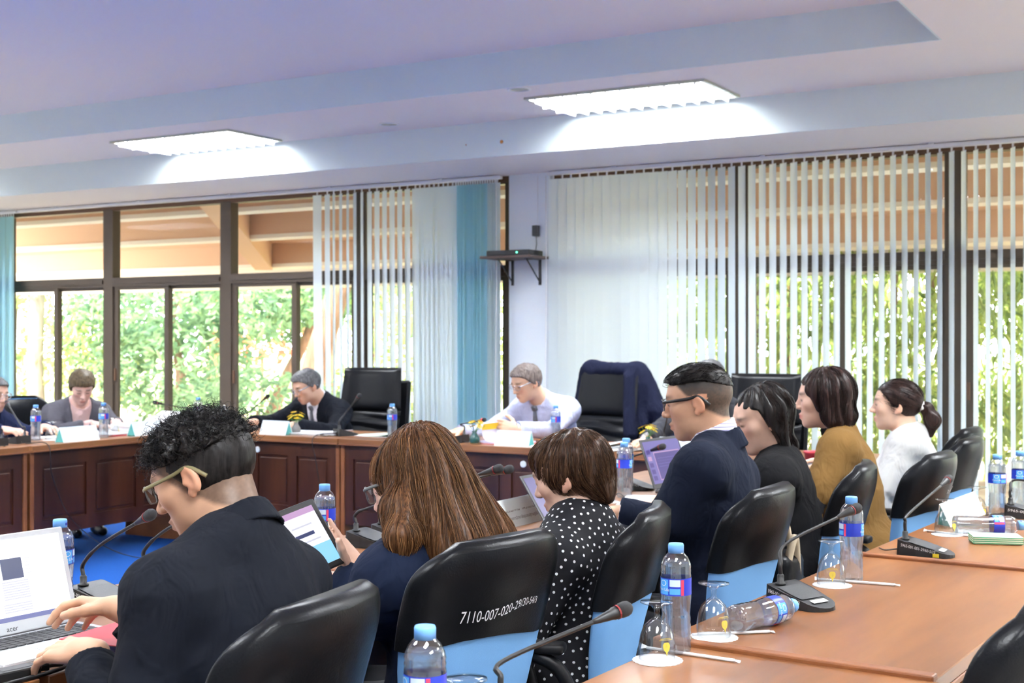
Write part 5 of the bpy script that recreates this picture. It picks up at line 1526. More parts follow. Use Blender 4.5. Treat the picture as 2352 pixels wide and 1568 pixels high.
def paint_skin(B, V, base, lips=(.42, .12, .10), brow=(.03, .022, .018), fade=None, fade_col=(.035, .03, .028), fade_amt=.85):
    q = B.head_local(V); x, y, z = q.T
    base = V3(base); C = np.tile(base, (len(V), 1))
    n = vnoise(V * 30) * .06 + vnoise(V * 90) * .04
    C *= (1 + n)[:, None]
    def mix(col, m):
        m = np.clip(m, 0, 1)[:, None]; C[:] = C * (1 - m) + V3(col) * m
    inh = (np.abs(x) < .1) & (y > -.13) & (y < .13) & (np.abs(z) < .14)
    ear = inh & (np.abs(x) > .071) & (np.abs(y + .01) < .03) & (np.abs(z) < .045)
    mix(base * V3(1.05, .72, .66), ear * .45)
    ch = np.exp(-(((np.abs(x) - .04) / .018) ** 2 + ((z + .022) / .018) ** 2)) * (y > .03) * inh
    mix(base * V3(1.05, .70, .66), ch * .35)
    lip = np.exp(-((x / .019) ** 4 + ((z + .063) / .0105) ** 4)) * (y > .078) * inh
    mix(lips, lip * .85)
    ax = np.abs(x)
    br = np.exp(-(((ax - .033) / .019) ** 4 + ((z - .029 + .12 * (ax - .033) ** 1 * .3) / .0062) ** 2)) * (y > .05) * inh
    mix(brow, br * .9)
    ey = np.exp(-(((ax - .031) / .013) ** 4 + ((z - .003) / .0042) ** 2)) * (y > .065) * inh
    mix((.02, .015, .013), ey * .9)
    if fade is not None:
        m = np.clip((z - hairline(y) + fade) / .012, 0, 1) * inh * (~(ear & (z < .024)))
        mix(fade_col, m * fade_amt * (.94 + .06 * vnoise(V * 220)))
        mix((.010, .009, .009), np.clip((z - .008 - .10 * np.abs(y + .02)) / .055, 0, 1) * m * .95)
    return np.clip(C, 0, 1)

def fabric_noise(a1=.0035, sc=(7, 7, 14), a2=.0012, seed=0):
    sc = V3(*sc)
    def f(P):
        n = vnoise(P * sc + seed * 7.3)
        rg = 1 - np.abs(vnoise(P * sc * 1.9 + 3.1 + seed))
        return -a1 * n - a2 * 2 * (rg ** 3)
    return wrinkle(f)

def elbow_folds(B, amp=.006):
    """creases gathered at the elbows and armpits"""
    def f(P):
        d = np.zeros(len(P))
        for sx in B.W:
            for c, rr, a in ((B.E[sx], .085, 1.0), (B.S[sx] - B.u * .10 - B.r2 * sx * .03, .08, .35), (B.W[sx] * .8 + B.E[sx] * .2, .05, .5)):
                q = P - c; w = np.exp(-(q * q).sum(1) / (rr * rr))
                ax = unit(B.E[sx] - B.S[sx]) * .7 + unit(B.W[sx] - B.E[sx]) * .5
                ph = (q @ ax) * 105 + 2.2 * vnoise(P * 11)
                d += w * a * amp * np.sin(ph) * .6
        return d
    return wrinkle(f)

def wrist_cut(B, back=0.0):
    def f(P):
        d = np.full(len(P), -1.0)
        for sx in B.W:
            W = B.W[sx]; a = unit(W - B.E[sx]); q = P - W
            near = (q * q).sum(1) < .12 ** 2
            d = np.where(near, np.maximum(d, q @ a + back), d)
        return d
    return cut(f)

def finish(me, name, m, root, smooth=True):
    o = link_mesh(name, me, m, root, smooth)
    v = np.empty(len(me.vertices) * 3, np.float32); me.vertices.foreach_get('co', v)
    v = v.reshape(-1, 3) - np.array(root.location, np.float32)
    me.vertices.foreach_set('co', v.ravel()); me.update()
    return o

def trace_strands(prims, roots, dirs, nstep, step, off, rng, jitter=.15, lift=None):
    """grow strands over the surface of an implicit volume"""
    P = roots.copy(); out = [P.copy()]
    e = .0015
    J = rng.normal(0, jitter, (len(P), 3))
    for i in range(nstep):
        D = dirs(P, i / nstep) + J
        P = P + D / np.maximum(1e-9, np.linalg.norm(D, axis=1))[:, None] * step
        for _ in range(2):
            d0 = eval_sdf(prims, P)
            g = np.stack([eval_sdf(prims, P + np.eye(3)[k] * e) - d0 for k in range(3)], 1) / e
            gn = np.maximum(.3, np.linalg.norm(g, axis=1))[:, None]
            tgt = off if np.isscalar(off) else off
            mv = np.clip(d0 - tgt, -.02, .02)
            P = P - g / gn * mv[:, None]
        out.append(P.copy())
    return np.stack(out, 1)

def strand_mesh(S, r, name, taper=True):
    """S: (strands, points, 3) to thin three-sided tubes"""
    n, k, _ = S.shape
    T = np.gradient(S, axis=1); T /= np.maximum(1e-9, np.linalg.norm(T, axis=2))[..., None]
    A = np.cross(T, V3(.31, .52, .79)); A /= np.maximum(1e-9, np.linalg.norm(A, axis=2))[..., None]
    Bv = np.cross(T, A)
    rr = (np.asarray(r) * np.ones(n))[:, None] * (np.linspace(1, .25, k) if taper else np.ones(k))[None]
    ring = [S + (A * math.cos(a) + Bv * math.sin(a)) * rr[..., None] for a in (0, 2 * PI / 3, 4 * PI / 3)]
    V = np.stack(ring, 2).reshape(-1, 3)                 # n,k,3 sides
    idx = np.arange(n * k * 3).reshape(n, k, 3); q = []
    for j in range(3):
        j2 = (j + 1) % 3
        q.append(np.stack([idx[:, :-1, j], idx[:, :-1, j2], idx[:, 1:, j2], idx[:, 1:, j]], -1).reshape(-1, 4))
    Q = np.concatenate(q)
    me = bpy.data.meshes.new(name)
    me.vertices.add(len(V)); me.vertices.foreach_set('co', V.astype(np.float32).ravel())
    me.loops.add(4 * len(Q)); me.loops.foreach_set('vertex_index', Q.astype(np.int32).ravel())
    me.polygons.add(len(Q)); me.polygons.foreach_set('loop_start', (np.arange(len(Q)) * 4).astype(np.int32))
    me.update(calc_edges=True)
    return me

def strand_mat(name, cols, rough=.38):
    m = bpy.data.materials.new(name); m.use_nodes = True
    nt = m.node_tree; N = nt.nodes; L = nt.links; p = N['Principled BSDF']
    g = N.new('ShaderNodeNewGeometry'); rp = N.new('ShaderNodeValToRGB'); e = rp.color_ramp.elements
    e[0].color = (*cols[0], 1); e[1].color = (*cols[-1], 1)
    for i, c in enumerate(cols[1:-1]): e.new((i + 1) / (len(cols) - 1)).color = (*c, 1)
    L.new(g.outputs['Random Per Island'], rp.inputs[0]); L.new(rp.outputs[0], p.inputs['Base Color'])
    p.inputs['Roughness'].default_value = rough; p.inputs['Specular IOR Level'].default_value = .15
    MATS[name] = m

def surface_roots(verts, sel, n, rng):
    v = verts[sel]
    return v[rng.integers(0, len(v), n)] + rng.normal(0, .001, (n, 3))

# legs and shoes, shared by everyone seated
def legs(B, root, m, h=.009, knee_out=.09, reach=.40, foot=.36, skirt=False):
    P = []
    for sx in (-1, 1):
        hip = B.pel + B.r * sx * .085 - V3(0, 0, .01); kn = B.pel * V3(1, 1, 0) + V3(0, 0, .50) + B.f * reach + B.r * sx * knee_out
        an = B.pel * V3(1, 1, 0) + V3(0, 0, .10) + B.f * foot + B.r * sx * knee_out
        P += [cap(hip, kn, .088, .062, .05), cap(kn, an, .060, .046, .03)]
    P.append(ell(B.pel + V3(0, 0, -.0), V3(.175, .125, .10), np.stack([B.r, B.f, V3(0, 0, 1)], 1), .06))
    me, _ = sdf_mesh(P, h, 'trousers'); finish(me, 'trousers', m, root)
    for sx in (-1, 1):
        an = B.pel * V3(1, 1, 0) + B.f * foot + B.r * sx * knee_out
        Q = [cap(an + V3(0, 0, .035) - B.f * .05, an + V3(0, 0, .030) + B.f * .13, .036, .032, .02), cap(an + V3(0, 0, .05), an + V3(0, 0, .10), .042, .044, .03), cut(lambda P_: -P_[:, 2])]
        me, _ = sdf_mesh(Q, .008, 'shoe'); finish(me, 'shoe', 'shoe_black', root)
mat('shoe_black', (.012, .012, .013), .3)
mat('trouser_dark', (.013, .014, .018), .85, bump=(500, .2))

def tube_part(name, pts, r, m, root, n=6, flat=1.0):
    L = V3(*root.location)
    return MB().tube([tuple(V3(*p) - L) for p in pts], r, n, flat=flat).build(name, m, root, smooth=True)

glass_mat('lens', (.97, .98, 1.0), 1.5, base=.02)
def glasses(B, root, frame_m, w=.027, hh=.018, temple_m=None, r=.0013, rimless=False, zc=.006, square=.5):
    """spectacles on the head; lenses, rims, bridge and temples"""
    L = V3(*root.location)
    g = bpy.data.objects.new('glasses', bpy.data.meshes.new('glasses')); 
    b = MB(); rims = []
    for sx in (-1, 1):
        ring = []
        for k in range(21):
            a = 2 * PI * k / 20; c, s_ = math.cos(a), math.sin(a)
            x = sx * .033 + w * math.copysign(abs(c) ** square, c); z = zc + hh * math.copysign(abs(s_) ** square, s_)
            y = .108 - .35 * max(0, abs(x) - .030)
            ring.append(B.hp(x, y, z) - L)
        rims.append(ring)
        b.tube([tuple(p) for p in ring[:11]] if rimless else [tuple(p) for p in ring], r, 5)
    b.tube([tuple(B.hp(x, .108 + .004 * (1 - (x / .008) ** 2), zc + .006) - L) for x in (-.008, -.004, 0, .004, .008)], r, 5)
    g = b.build('glasses', frame_m, root, smooth=True)
    for sx in (-1, 1):
        tp = [B.hp(sx * (.033 + w), .100, zc + hh * .55) - L, B.hp(sx * .070, .085, zc + hh * .55) - L, B.hp(sx * .079, .02, zc + .010) - L, B.hp(sx * .0815, -.015, zc + .012) - L, B.hp(sx * .079, -.045, -.012) - L]
        MB().tube([tuple(q) for q in catmull([Vector(t) for t in tp], 4)], r * 1.3, 6, flat=2.0).build('temple', temple_m or frame_m, g, smooth=True)
        ring = rims[0 if sx < 0 else 1]
        me = bpy.data.meshes.new('lens'); me.from_pydata([tuple(p) for p in ring[:-1]], [], [tuple(range(20))])
        link_mesh('lens', me, 'lens', g)
    return g
# ================================================================ the people
def fabric(name, col, rough=.9, bump=(900, .12), fold=.55):
    """woven cloth: fine weave plus soft creases"""
    m = mat(name, col, rough, spec=.12, bump=bump); nt = m.node_tree; N = nt.nodes; L = nt.links
    b1 = [n for n in N if n.type == 'BUMP'][0]; tc = [n for n in N if n.type == 'TEX_COORD'][0]
    mp = N.new('ShaderNodeMapping'); mp.inputs['Scale'].default_value = (16, 16, 9); mp.inputs['Rotation'].default_value = (.5, .4, .2); L.new(tc.outputs['Object'], mp.inputs[0])
    nz = N.new('ShaderNodeTexNoise'); nz.inputs['Scale'].default_value = 1; nz.inputs['Detail'].default_value = 2; nz.inputs['Distortion'].default_value = 1.2; L.new(mp.outputs[0], nz.inputs['Vector'])
    b2 = N.new('ShaderNodeBump'); b2.inputs['Strength'].default_value = fold; b2.inputs['Distance'].default_value = .02
    L.new(nz.outputs[0], b2.inputs['Height']); L.new(b2.outputs[0], b1.inputs['Normal'])
    return m
fabric('suit_black', (.0075, .009, .014)); fabric('suit_navy', (.008, .013, .032)); fabric('blazer_navy', (.006, .009, .020))
fabric('jacket_black', (.006, .006, .007)); fabric('mustard', (.155, .085, .026)); fabric('jacket_white', (.62, .62, .61))
fabric('shirt_pale', (.50, .54, .74)); fabric('shirt_white', (.85, .86, .92)); fabric('jacket_grey', (.095, .092, .11)); fabric('blouse_pink', (.72, .50, .47))
fabric('suit_grey', (.040, .042, .05)); fabric('tie_grey', (.12, .13, .15), .5); fabric('knit_black', (.008, .008, .010)); fabric('shirt_pink', (.75, .45, .50))
fabric('jacket_deepblue', (.012, .018, .055))
mat('gold_thread', (.75, .52, .06), .5); mat('frame_grey', (.12, .13, .13), .35, metal=.4); mat('frame_olive', (.20, .17, .08), .4); mat('frame_black', (.012, .012, .013), .3)
mat('frame_silver', (.75, .76, .78), .25, metal=.9); mat('watch_steel', (.6, .6, .58), .3, metal=.9); mat('hair_tie', (.85, .83, .80), .6)

def stripe_mat():
    m = mat('shirt_stripe', (.85, .85, .92), .8); nt = m.node_tree; N = nt.nodes; L = nt.links
    tc = N.new('ShaderNodeTexCoord'); sp = N.new('ShaderNodeSeparateXYZ'); L.new(tc.outputs['Object'], sp.inputs[0])
    a = N.new('ShaderNodeMath'); a.operation = 'MULTIPLY'; a.inputs[1].default_value = 620; L.new(sp.outputs['Z'], a.inputs[0])
    b = N.new('ShaderNodeMath'); b.operation = 'SINE'; L.new(a.outputs[0], b.inputs[0])
    rp = N.new('ShaderNodeValToRGB'); rp.color_ramp.elements[0].position = .55; rp.color_ramp.elements[1].position = .7
    rp.color_ramp.elements[0].color = (.86, .86, .93, 1); rp.color_ramp.elements[1].color = (.30, .29, .52, 1)
    L.new(b.outputs[0], rp.inputs[0]); L.new(rp.outputs[0], N['Principled BSDF'].inputs['Base Color'])
stripe_mat()
mat('polka_cloth', (.008, .008, .011), .8, spec=.2); mat('dot_white', (.80, .82, .84), .8, spec=.2)
def polka_dots(o, spacing, r, rng):
    """white dots printed all over a garment, evenly spread over its surface"""
    me = o.data; n = len(me.vertices)
    V = np.empty(n * 3, np.float32); me.vertices.foreach_get('co', V); V = V.reshape(-1, 3)
    Nn = np.empty(n * 3, np.float32); me.vertices.foreach_get('normal', Nn); Nn = Nn.reshape(-1, 3)
    cell = {}; keep = []
    for i in rng.permutation(n):
        p = V[i]; c = (int(p[0] // spacing), int(p[1] // spacing), int(p[2] // spacing)); ok = True
        for dx in (-1, 0, 1):
            for dy in (-1, 0, 1):
                for dz in (-1, 0, 1):
                    for q in cell.get((c[0] + dx, c[1] + dy, c[2] + dz), ()):
                        d = V[q] - p
                        if d @ d < spacing * spacing: ok = False; break
                    if not ok: break
                if not ok: break
            if not ok: break
        if ok: keep.append(i); cell.setdefault(c, []).append(i)
    vs, fs = [], []
    for i in keep:
        nn = Nn[i].astype(float); e1 = unit(np.cross(nn, V3(.3, .5, .8))); e2 = np.cross(nn, e1); b = len(vs)
        for k in range(9): vs.append(tuple(V[i] + nn * .0012 + (e1 * math.cos(k * 2 * PI / 9) + e2 * math.sin(k * 2 * PI / 9)) * r))
        fs.append(tuple(range(b, b + 9)))
    dm = bpy.data.meshes.new('polka_dots'); dm.from_pydata(vs, [], fs)
    d = link_mesh('polka_dots', dm, 'dot_white', o); d['kind'] = 'stuff'
hair_mat('hair_black', (.006, .005, .005), (.020, .017, .016), .36)
hair_mat('hair_darkbrown', (.012, .007, .006), (.040, .020, .017), .36)
hair_mat('hair_brown', (.035, .015, .007), (.14, .062, .026), .38)
hair_mat('hair_bob', (.018, .010, .007), (.075, .036, .020), .36)
hair_mat('hair_grey', (.05, .05, .053), (.17, .17, .175), .5)
hair_mat('hair_greybrown', (.075, .058, .052), (.21, .17, .155), .5)
hair_mat('hair_olive', (.045, .032, .018), (.13, .095, .055), .5)
strand_mat('strand_black', [(.004, .004, .004), (.010, .009, .009), (.022, .020, .020)], .30)
strand_mat('strand_brown', [(.020, .008, .004), (.075, .030, .012), (.17, .075, .030), (.32, .16, .065)], .36)
strand_mat('strand_bob', [(.012, .007, .005), (.040, .018, .010), (.10, .050, .026), (.16, .085, .045)], .34)
strand_mat('strand_dark', [(.005, .004, .004), (.014, .009, .008), (.035, .018, .015)], .32)
strand_mat('strand_grey', [(.12, .11, .11), (.30, .29, .29), (.5, .49, .48)], .5)

SK = (.62, .36, .23); SKF = (.72, .46, .34)

def person(label, B, h, skin, fade=None, fade_col=(.03, .026, .024), fade_amt=.85, lips=None, base=None):
    root = empty('person', (float(B.pel[0]), float(B.pel[1]), 0), label=label, cat='person', group='people seated round the tables')
    me, V = sdf_mesh(B.skin_prims(), h, 'body')
    color_attr(me, paint_skin(B, V, skin, lips or ((.45, .13, .12) if B.female else (.46, .20, .15)), fade=fade, fade_col=fade_col, fade_amt=fade_amt))
    finish(me, 'body', 'skin', root)
    return root

def garment(B, root, name, m, h, o=.014, cuff=.006, neck_r=.070, col=None, vcut=None, folds=.009, noise=.006, back_cuff=.0, seed=0, extra=(), skirt=.06, shoulder_pad=.0, fab=False):
    """jacket or shirt grown over the body; vcut = (half width at the top, depth) opens the front"""
    P = B.torso(o) + B.arms(o, cuff=cuff)
    if shoulder_pad:
        for sx in (-1, 1): P.append(ell(B.S[sx] - B.r2 * sx * .035 + B.u * .012, V3(.055, .050, .040) + shoulder_pad, B.T, .06))
    P.append(ell(B.pel - B.u * .02, V3(.175 * B.g + o, .13 * B.g + o, skirt + .05), B.T, .05))
    P += list(extra)
    ax = unit(B.hp(0, -.03, -.05) - B.nb)
    P.append(cap(B.nb - ax * .01 + B.f2 * .012, B.nb + ax * .20 + B.f2 * .03, neck_r - .006, neck_r + .03, .012, '-'))
    if vcut:
        w0, dep = vcut
        def f(P_):
            q = P_ - B.nb; zz = -(q @ B.u); xx = np.abs(q @ B.r2); yy = q @ B.f2
            wid = w0 * np.clip(1 - zz / dep, -.3, 1)
            return np.where(yy > -.01, np.maximum(xx - wid, -(yy)), 1.0)
        P.append(Prim(f, B.nb - .5, B.nb + .3, .004, '-'))
    if col:
        c = dict(col); P.append(collar(B.nb, ax, B.f, c.pop('r0'), c.pop('r1'), c.pop('hf'), c.pop('hb'), **c))
    P.append(wrist_cut(B, back_cuff)); P.append(fabric_noise(noise, seed=seed)); P.append(elbow_folds(B, folds))
    # open below the seat
    P.append(cut(lambda q: (B.pel - B.u * skirt - q) @ B.u))
    me, V = sdf_mesh(P, h, name)
    if fab:
        o_ = finish(me, name, m, root); polka_dots(o_, .0190, .0037, np.random.default_rng(4)); return o_
    return finish(me, name, m, root)

def hair_cap(B, t, shift=0.0, front=.0, top=.0, k=.02, line=None, ctr=(0, -.015, .028), rad=(.076, .096, .084), soft=.9):
    s = B.hs
    P = [ell(B.hp(*ctr), (V3(*rad) + t) * s, B.H, k)]
    if top: P.append(ell(B.hp(0, .005 + front, .062), V3(.066 + t * .5, .088 + t * .5, .045 + top) * s, B.H, .03))
    ln = line or hairline
    def f(Q):
        q = B.head_local(Q); return (ln(q[:, 1]) + .003 * vnoise(Q * 170) - shift - q[:, 2]) * soft * s
    return P, cut(f)

def add_hair(B, root, prims, m, h, name='hair'):
    me, V = sdf_mesh(prims, h, name)
    return finish(me, name, m, root), V

def add_strands(root, hair, S, r, m, rng):
    me = strand_mesh(S, r * rng.uniform(.7, 1.2, len(S)), 'strands')
    v = np.empty(len(me.vertices) * 3, np.float32); me.vertices.foreach_get('co', v)
    me.vertices.foreach_set('co', (v.reshape(-1, 3) - np.array(root.location, np.float32)).ravel()); me.update()
    o = link_mesh('strands', me, m, hair, True); o['kind'] = 'stuff'
    return o

def tie(B, root, m, o, length=.30):
    """knotted necktie lying on the shirt front"""
    L = V3(*root.location); sk = B.torso(o) + B.neck()
    def front(c):
        t = np.linspace(.25, -.02, 110); P = c[None] + B.f2[None] * t[:, None]; d = eval_sdf(sk, P)
        k = int(np.argmax(d < .004)); return P[k]
    pts = []; top = None
    for k in range(10):
        f = k / 9; c = front(B.nb - B.u * (f * length + .022))
        if k == 0: top = c
        w = .012 + .022 * min(1, f * 1.6)
        pts.append([tuple(c - B.r2 * w - L), tuple(c + B.f2 * .007 - L), tuple(c + B.r2 * w - L)])
    t = MB().grid(pts).build('tie', m, root, smooth=True)
    MB().rbox((-.018, -.012, -.018), (.018, .012, .018), .006, 2, Matrix.Translation(tuple(top + B.u * .006 - L)) @ Matrix(np.vstack([np.hstack([B.T, np.zeros((3, 1))]), [0, 0, 0, 1]]).tolist())).build('knot', m, t, smooth=True)

DN = V3(0, 0, -1)
# ---------------------------------------------------------------- 1 curly-haired man typing
B = Body((-1.615, 1.86, .545), (-1.705, 1.905, 1.020), (-1.795, 1.905, 1.128), 184, 197, pitch=24, roll=-3, sw=.200, sh_fwd=.03)
B.arm(-1, (-1.890, 1.700, .808), pole=(.8, -.35, -.6), d=V3(-1, .10, -.10), n=V3(-.15, -.30, 1), curl=(.30, .42, .30), spread=.10, thumb_dir=(.75, .60, -.35))
B.arm(1, (-1.985, 1.885, .845), pole=(.7, .6, -.6), d=V3(-1, .02, -.02), n=V3(-.2, .45, 1), curl=(.35, .5, .3), spread=.10, thumb_dir=(.9, .35, -.35))
r1 = person('man with curly black hair and glasses typing on the silver laptop', B, .0036, SK, fade=.034, fade_col=(.014, .012, .012), fade_amt=.8)
garment(B, r1, 'jacket', 'suit_black', .0052, o=.015, cuff=.004, back_cuff=.012, neck_r=.066, col=dict(r0=.074, r1=.062, hf=.012, hb=.050, t=.0045), folds=.010, shoulder_pad=.004, seed=1)
# turned-down collar leaf
def leaf(B, root, m, r0=.073, r1=.094, hb=.045, hf=.0, h=.0045, low=-.018, name='collar'):
    ax = unit(B.hp(0, -.03, -.05) - B.nb)
    P = [collar(B.nb, ax, B.f, r1, r0, hf, hb, t=.0042, z0=low)]
    me, _ = sdf_mesh(P, h, name, B.nb - .16, B.nb + .16); return finish(me, name, m, root)
leaf(B, r1, 'suit_black', r0=.068, r1=.086, hb=.050, low=-.004)
P, c = hair_cap(B, .0055, line=lambda y: hairline(y) - np.interp(y, [-.12, -.03, .02], [.036, .020, .008]))
h1, hv = add_hair(B, r1, P + [wrinkle(lambda q: .0012 * vnoise(q * 220)), c], 'hair_black', .004)
P2, c2 = hair_cap(B, .012, top=.014, front=.006, line=lambda y: np.interp(y, [-.12, -.07, -.02, .04, .075, .12], [.050, .040, .036, .040, .062, .070]))
def curls(q): return .010 * vnoise(q * 62) + .005 * vnoise(q * 130)
ct, cv = add_hair(B, r1, P2 + [wrinkle(curls), c2], 'hair_black', .004, 'curly_top')
rng = np.random.default_rng(11)
def curl_strands(B, V, n, rng, zmin=.045, rad=.0050, ln=.045, out=.7):
    q = B.head_local(V); roots = surface_roots(V, q[:, 2] > zmin, n, rng)
    ctr = B.hp(0, -.01, .02); nr = roots - ctr; nr /= np.linalg.norm(nr, axis=1)[:, None]
    tg = rng.normal(size=(n, 3)); tg -= nr * (tg * nr).sum(1)[:, None]; tg /= np.linalg.norm(tg, axis=1)[:, None]
    axd = nr * rng.uniform(-.1, out, n)[:, None] + tg; axd /= np.linalg.norm(axd, axis=1)[:, None]
    e1 = np.cross(axd, nr); e1 /= np.linalg.norm(e1, axis=1)[:, None]; e2 = np.cross(axd, e1)
    k = 15; t = np.linspace(0, 1, k)[None, :, None]; ph = rng.uniform(0, 6.28, n)[:, None, None]; w = rng.uniform(1.4, 2.3, n)[:, None, None] * 2 * PI
    R = (rad * rng.uniform(.7, 1.3, n))[:, None, None]
    S = roots[:, None] + axd[:, None] * t * (ln * rng.uniform(.4, 1, n))[:, None, None] + (e1[:, None] * np.cos(ph + w * t) + e2[:, None] * np.sin(ph + w * t)) * R
    return S - nr[:, None] * .004
add_strands(r1, ct, curl_strands(B, cv, 1500, rng), .0010, 'strand_black', rng)
glasses(B, r1, 'frame_grey', w=.026, hh=.017, temple_m='frame_olive', r=.0016)
legs(B, r1, 'trouser_dark')

# ---------------------------------------------------------------- 2 long-haired woman with the tablet
B = Body((-1.665, 2.585, .53), (-1.705, 2.575, .945), (-1.755, 2.570, 1.050), 184, 187, pitch=20, roll=-5, sw=.185, female=True, sh_fwd=.02)
B.arm(-1, (-1.888, 2.526, .830), pole=(.35, -.85, -.5), d=V3(-.62, -.40, .76), n=V3(-.806, .284, -.518), curl=(.12, .15, .10), spread=.05, thumb_dir=(.75, .15, -.70), thumb=(.1, .1))
B.arm(1, (-2.02, 2.74, .80), pole=(.5, .8, -.6), d=V3(-1, -.2, 0), n=V3(0, 0, 1))
r2 = person('woman with long straight brown hair and a navy jacket holding a tablet', B, .0046, SKF)
garment(B, r2, 'jacket', 'suit_navy', .0055, o=.015, cuff=.008, neck_r=.064, col=dict(r0=.072, r1=.060, hf=.0, hb=.035, t=.0045), folds=.010, shoulder_pad=.004, seed=2)
P, c = hair_cap(B, .014, k=.04, line=lambda y: np.interp(y, [-.12, -.03, .02, .05, .075, .11], [-.3, -.3, -.13, -.06, .035, .05]))
bk = V3(-1.600, 2.560, .905)
P += [ecap(B.hp(0, -.055, .03), bk, .092, .118, V3(1, 0, .3), .62, .05), cap(B.hp(0, -.09, -.02), bk + V3(.01, .09, .02), .05, .060, .04),
      cap(B.hp(-.068, -.01, -.01), V3(-1.712, 2.455, 1.005), .030, .040, .03), cap(V3(-1.712, 2.455, 1.005), V3(-1.672, 2.405, .950), .040, .034, .03), cap(V3(-1.672, 2.405, .950), V3(-1.668, 2.395, .915), .032, .012, .03),
      cap(B.hp(.068, -.01, -.01), V3(-1.69, 2.70, .95), .034, .04, .03)]
def locks(q):
    ph = np.arctan2(q[:, 1] - 2.57, q[:, 0] + 1.74)
    return .0042 * np.sin(ph * 17 + 2.5 * vnoise(q * V3(14, 14, 5))) + .0025 * np.sin(ph * 41 + 3 * vnoise(q * V3(20, 20, 6)))
hp2 = P + [wrinkle(locks), c]
h2, hv = add_hair(B, r2, hp2, 'hair_brown', .0045)
rng = np.random.default_rng(12)
def flow2(Q, f):
    d = np.tile(V3(.12, -.02, -1.0), (len(Q), 1)); q = Q - B.hp(0, -.02, .09); q[:, 2] *= .2
    return d + 2.2 * q / .12 * np.exp(-((Q[:, 2:3] - B.hc[2] - .12) / .08) ** 2)
rts = surface_roots(hv, hv[:, 2] > .93, 3000, rng)
add_strands(r2, h2, trace_strands(P + [c], rts, flow2, 13, .0105, rng.uniform(-.001, .006, 3000), rng, .07), .00085, 'strand_brown', rng)
glasses(B, r2, 'frame_grey', w=.028, hh=.020, r=.0016)
legs(B, r2, 'trouser_dark')

# ---------------------------------------------------------------- 3 woman in the polka-dot blouse
B = Body((-1.545, 3.040, .52), (-1.555, 3.055, .915), (-1.590, 3.068, 1.036), 182, 184, pitch=18, roll=4, sw=.170, female=True)
B.arm(-1, (-1.735, 2.860, .755), pole=(.55, -.6, -.8), d=V3(-1, .2, 0), n=V3(0, -.2, 1))
B.arm(1, (-1.93, 3.22, .80), pole=(.5, .8, -.6), d=V3(-1, -.1, -.05), n=V3(0, .1, 1))
r3 = person('woman with a short brown bob and a black blouse with white polka dots', B, .0048, SKF)
garment(B, r3, 'blouse', 'polka_cloth', .0055, o=.012, cuff=.016, neck_r=.062, folds=.010, noise=.004, seed=3, col=dict(r0=.068, r1=.060, hf=.005, hb=.022, t=.004), fab=True)
bobline = lambda y: np.interp(y, [-.13, -.09, -.05, -.025, .0, .022, .05, .075, .11], [-.118, -.108, -.075, -.022, -.020, -.048, -.030, .010, .026])
P, c = hair_cap(B, .010, line=bobline, ctr=(0, -.018, .024), rad=(.077, .098, .085))
P += [ell(B.hp(0, -.068, -.035), V3(.058, .040, .070), B.H, .03), ell(B.hp(0, .045, .068), V3(.060, .050, .036), B.H, .03)]
def swirl(q):
    l = B.head_local(q); return .0030 * np.sin(l[:, 1] * 150 + l[:, 2] * 60 + 2.5 * vnoise(q * 16)) + .0015 * vnoise(q * 90)
hp3 = P + [wrinkle(swirl), c]
h3, hv = add_hair(B, r3, hp3, 'hair_bob', .0042)
rng = np.random.default_rng(13)
def flow3(Q, f):
    l = Q - B.hp(0, -.045, .115); d = l / np.linalg.norm(l, axis=1)[:, None]
    ql = B.head_local(Q); d = d + V3(0, 0, -.55) + (B.H[:, 1] * -1)[None] * np.clip(-(ql[:, 2:3] - .02) * 9, 0, .9)
    return d
rts = surface_roots(hv, B.head_local(hv)[:, 2] > -.06, 2200, rng)
add_strands(r3, h3, trace_strands(P, rts, flow3, 9, .0085, rng.uniform(-.001, .004, 2200), rng, .08), .0008, 'strand_bob', rng)
legs(B, r3, 'trouser_dark')

# ---------------------------------------------------------------- 4 man with the faded haircut and glasses
B = Body((-1.440, 3.730, .545), (-1.470, 3.810, 1.075), (-1.520, 3.790, 1.200), 186, 194, pitch=9, sw=.200)
B.arm(-1, (-1.830, 3.660, .795), pole=(.5, -.6, -.8), d=V3(-1, .2, -.05), n=V3(0, -.1, 1))
B.arm(1, (-1.90, 4.02, .80), pole=(.5, .8, -.7), d=V3(-1, -.1, -.1), n=V3(0, .1, 1))
r4 = person('man with a faded haircut, black glasses and navy blazer', B, .0038, SK, fade=-.004, fade_col=(.030, .025, .020), fade_amt=.97)
garment(B, r4, 'blazer', 'blazer_navy', .0054, o=.018, cuff=.012, neck_r=.074, col=dict(r0=.090, r1=.078, hf=-.01, hb=.042, t=.005), vcut=(.05, .32), folds=.010, shoulder_pad=.005, seed=4)
garment(B, r4, 'shirt', 'shirt_stripe', .0060, o=.006, cuff=.004, neck_r=.064, folds=.0, noise=.0)
leaf(B, r4, 'shirt_stripe', r0=.0660, r1=.074, hb=.068, hf=.040, low=-.012, name='shirt_collar')
topline = lambda y: np.interp(y, [-.12, -.085, -.03, .03, .06, .085, .12], [.030, .045, .066, .066, .060, .072, .075])
P, c = hair_cap(B, .0035, top=.006, front=.004, line=topline)
h4, hv = add_hair(B, r4, P + [wrinkle(lambda q: .0022 * vnoise(q * V3(60, 60, 60))), c], 'hair_black', .004)
rng = np.random.default_rng(14)
fl4 = lambda Q, f: np.tile(-B.H[:, 1] * .5 + B.H[:, 2] * .2, (len(Q), 1)) + .5 * (Q - B.hp(0, .06, .05)) / .1
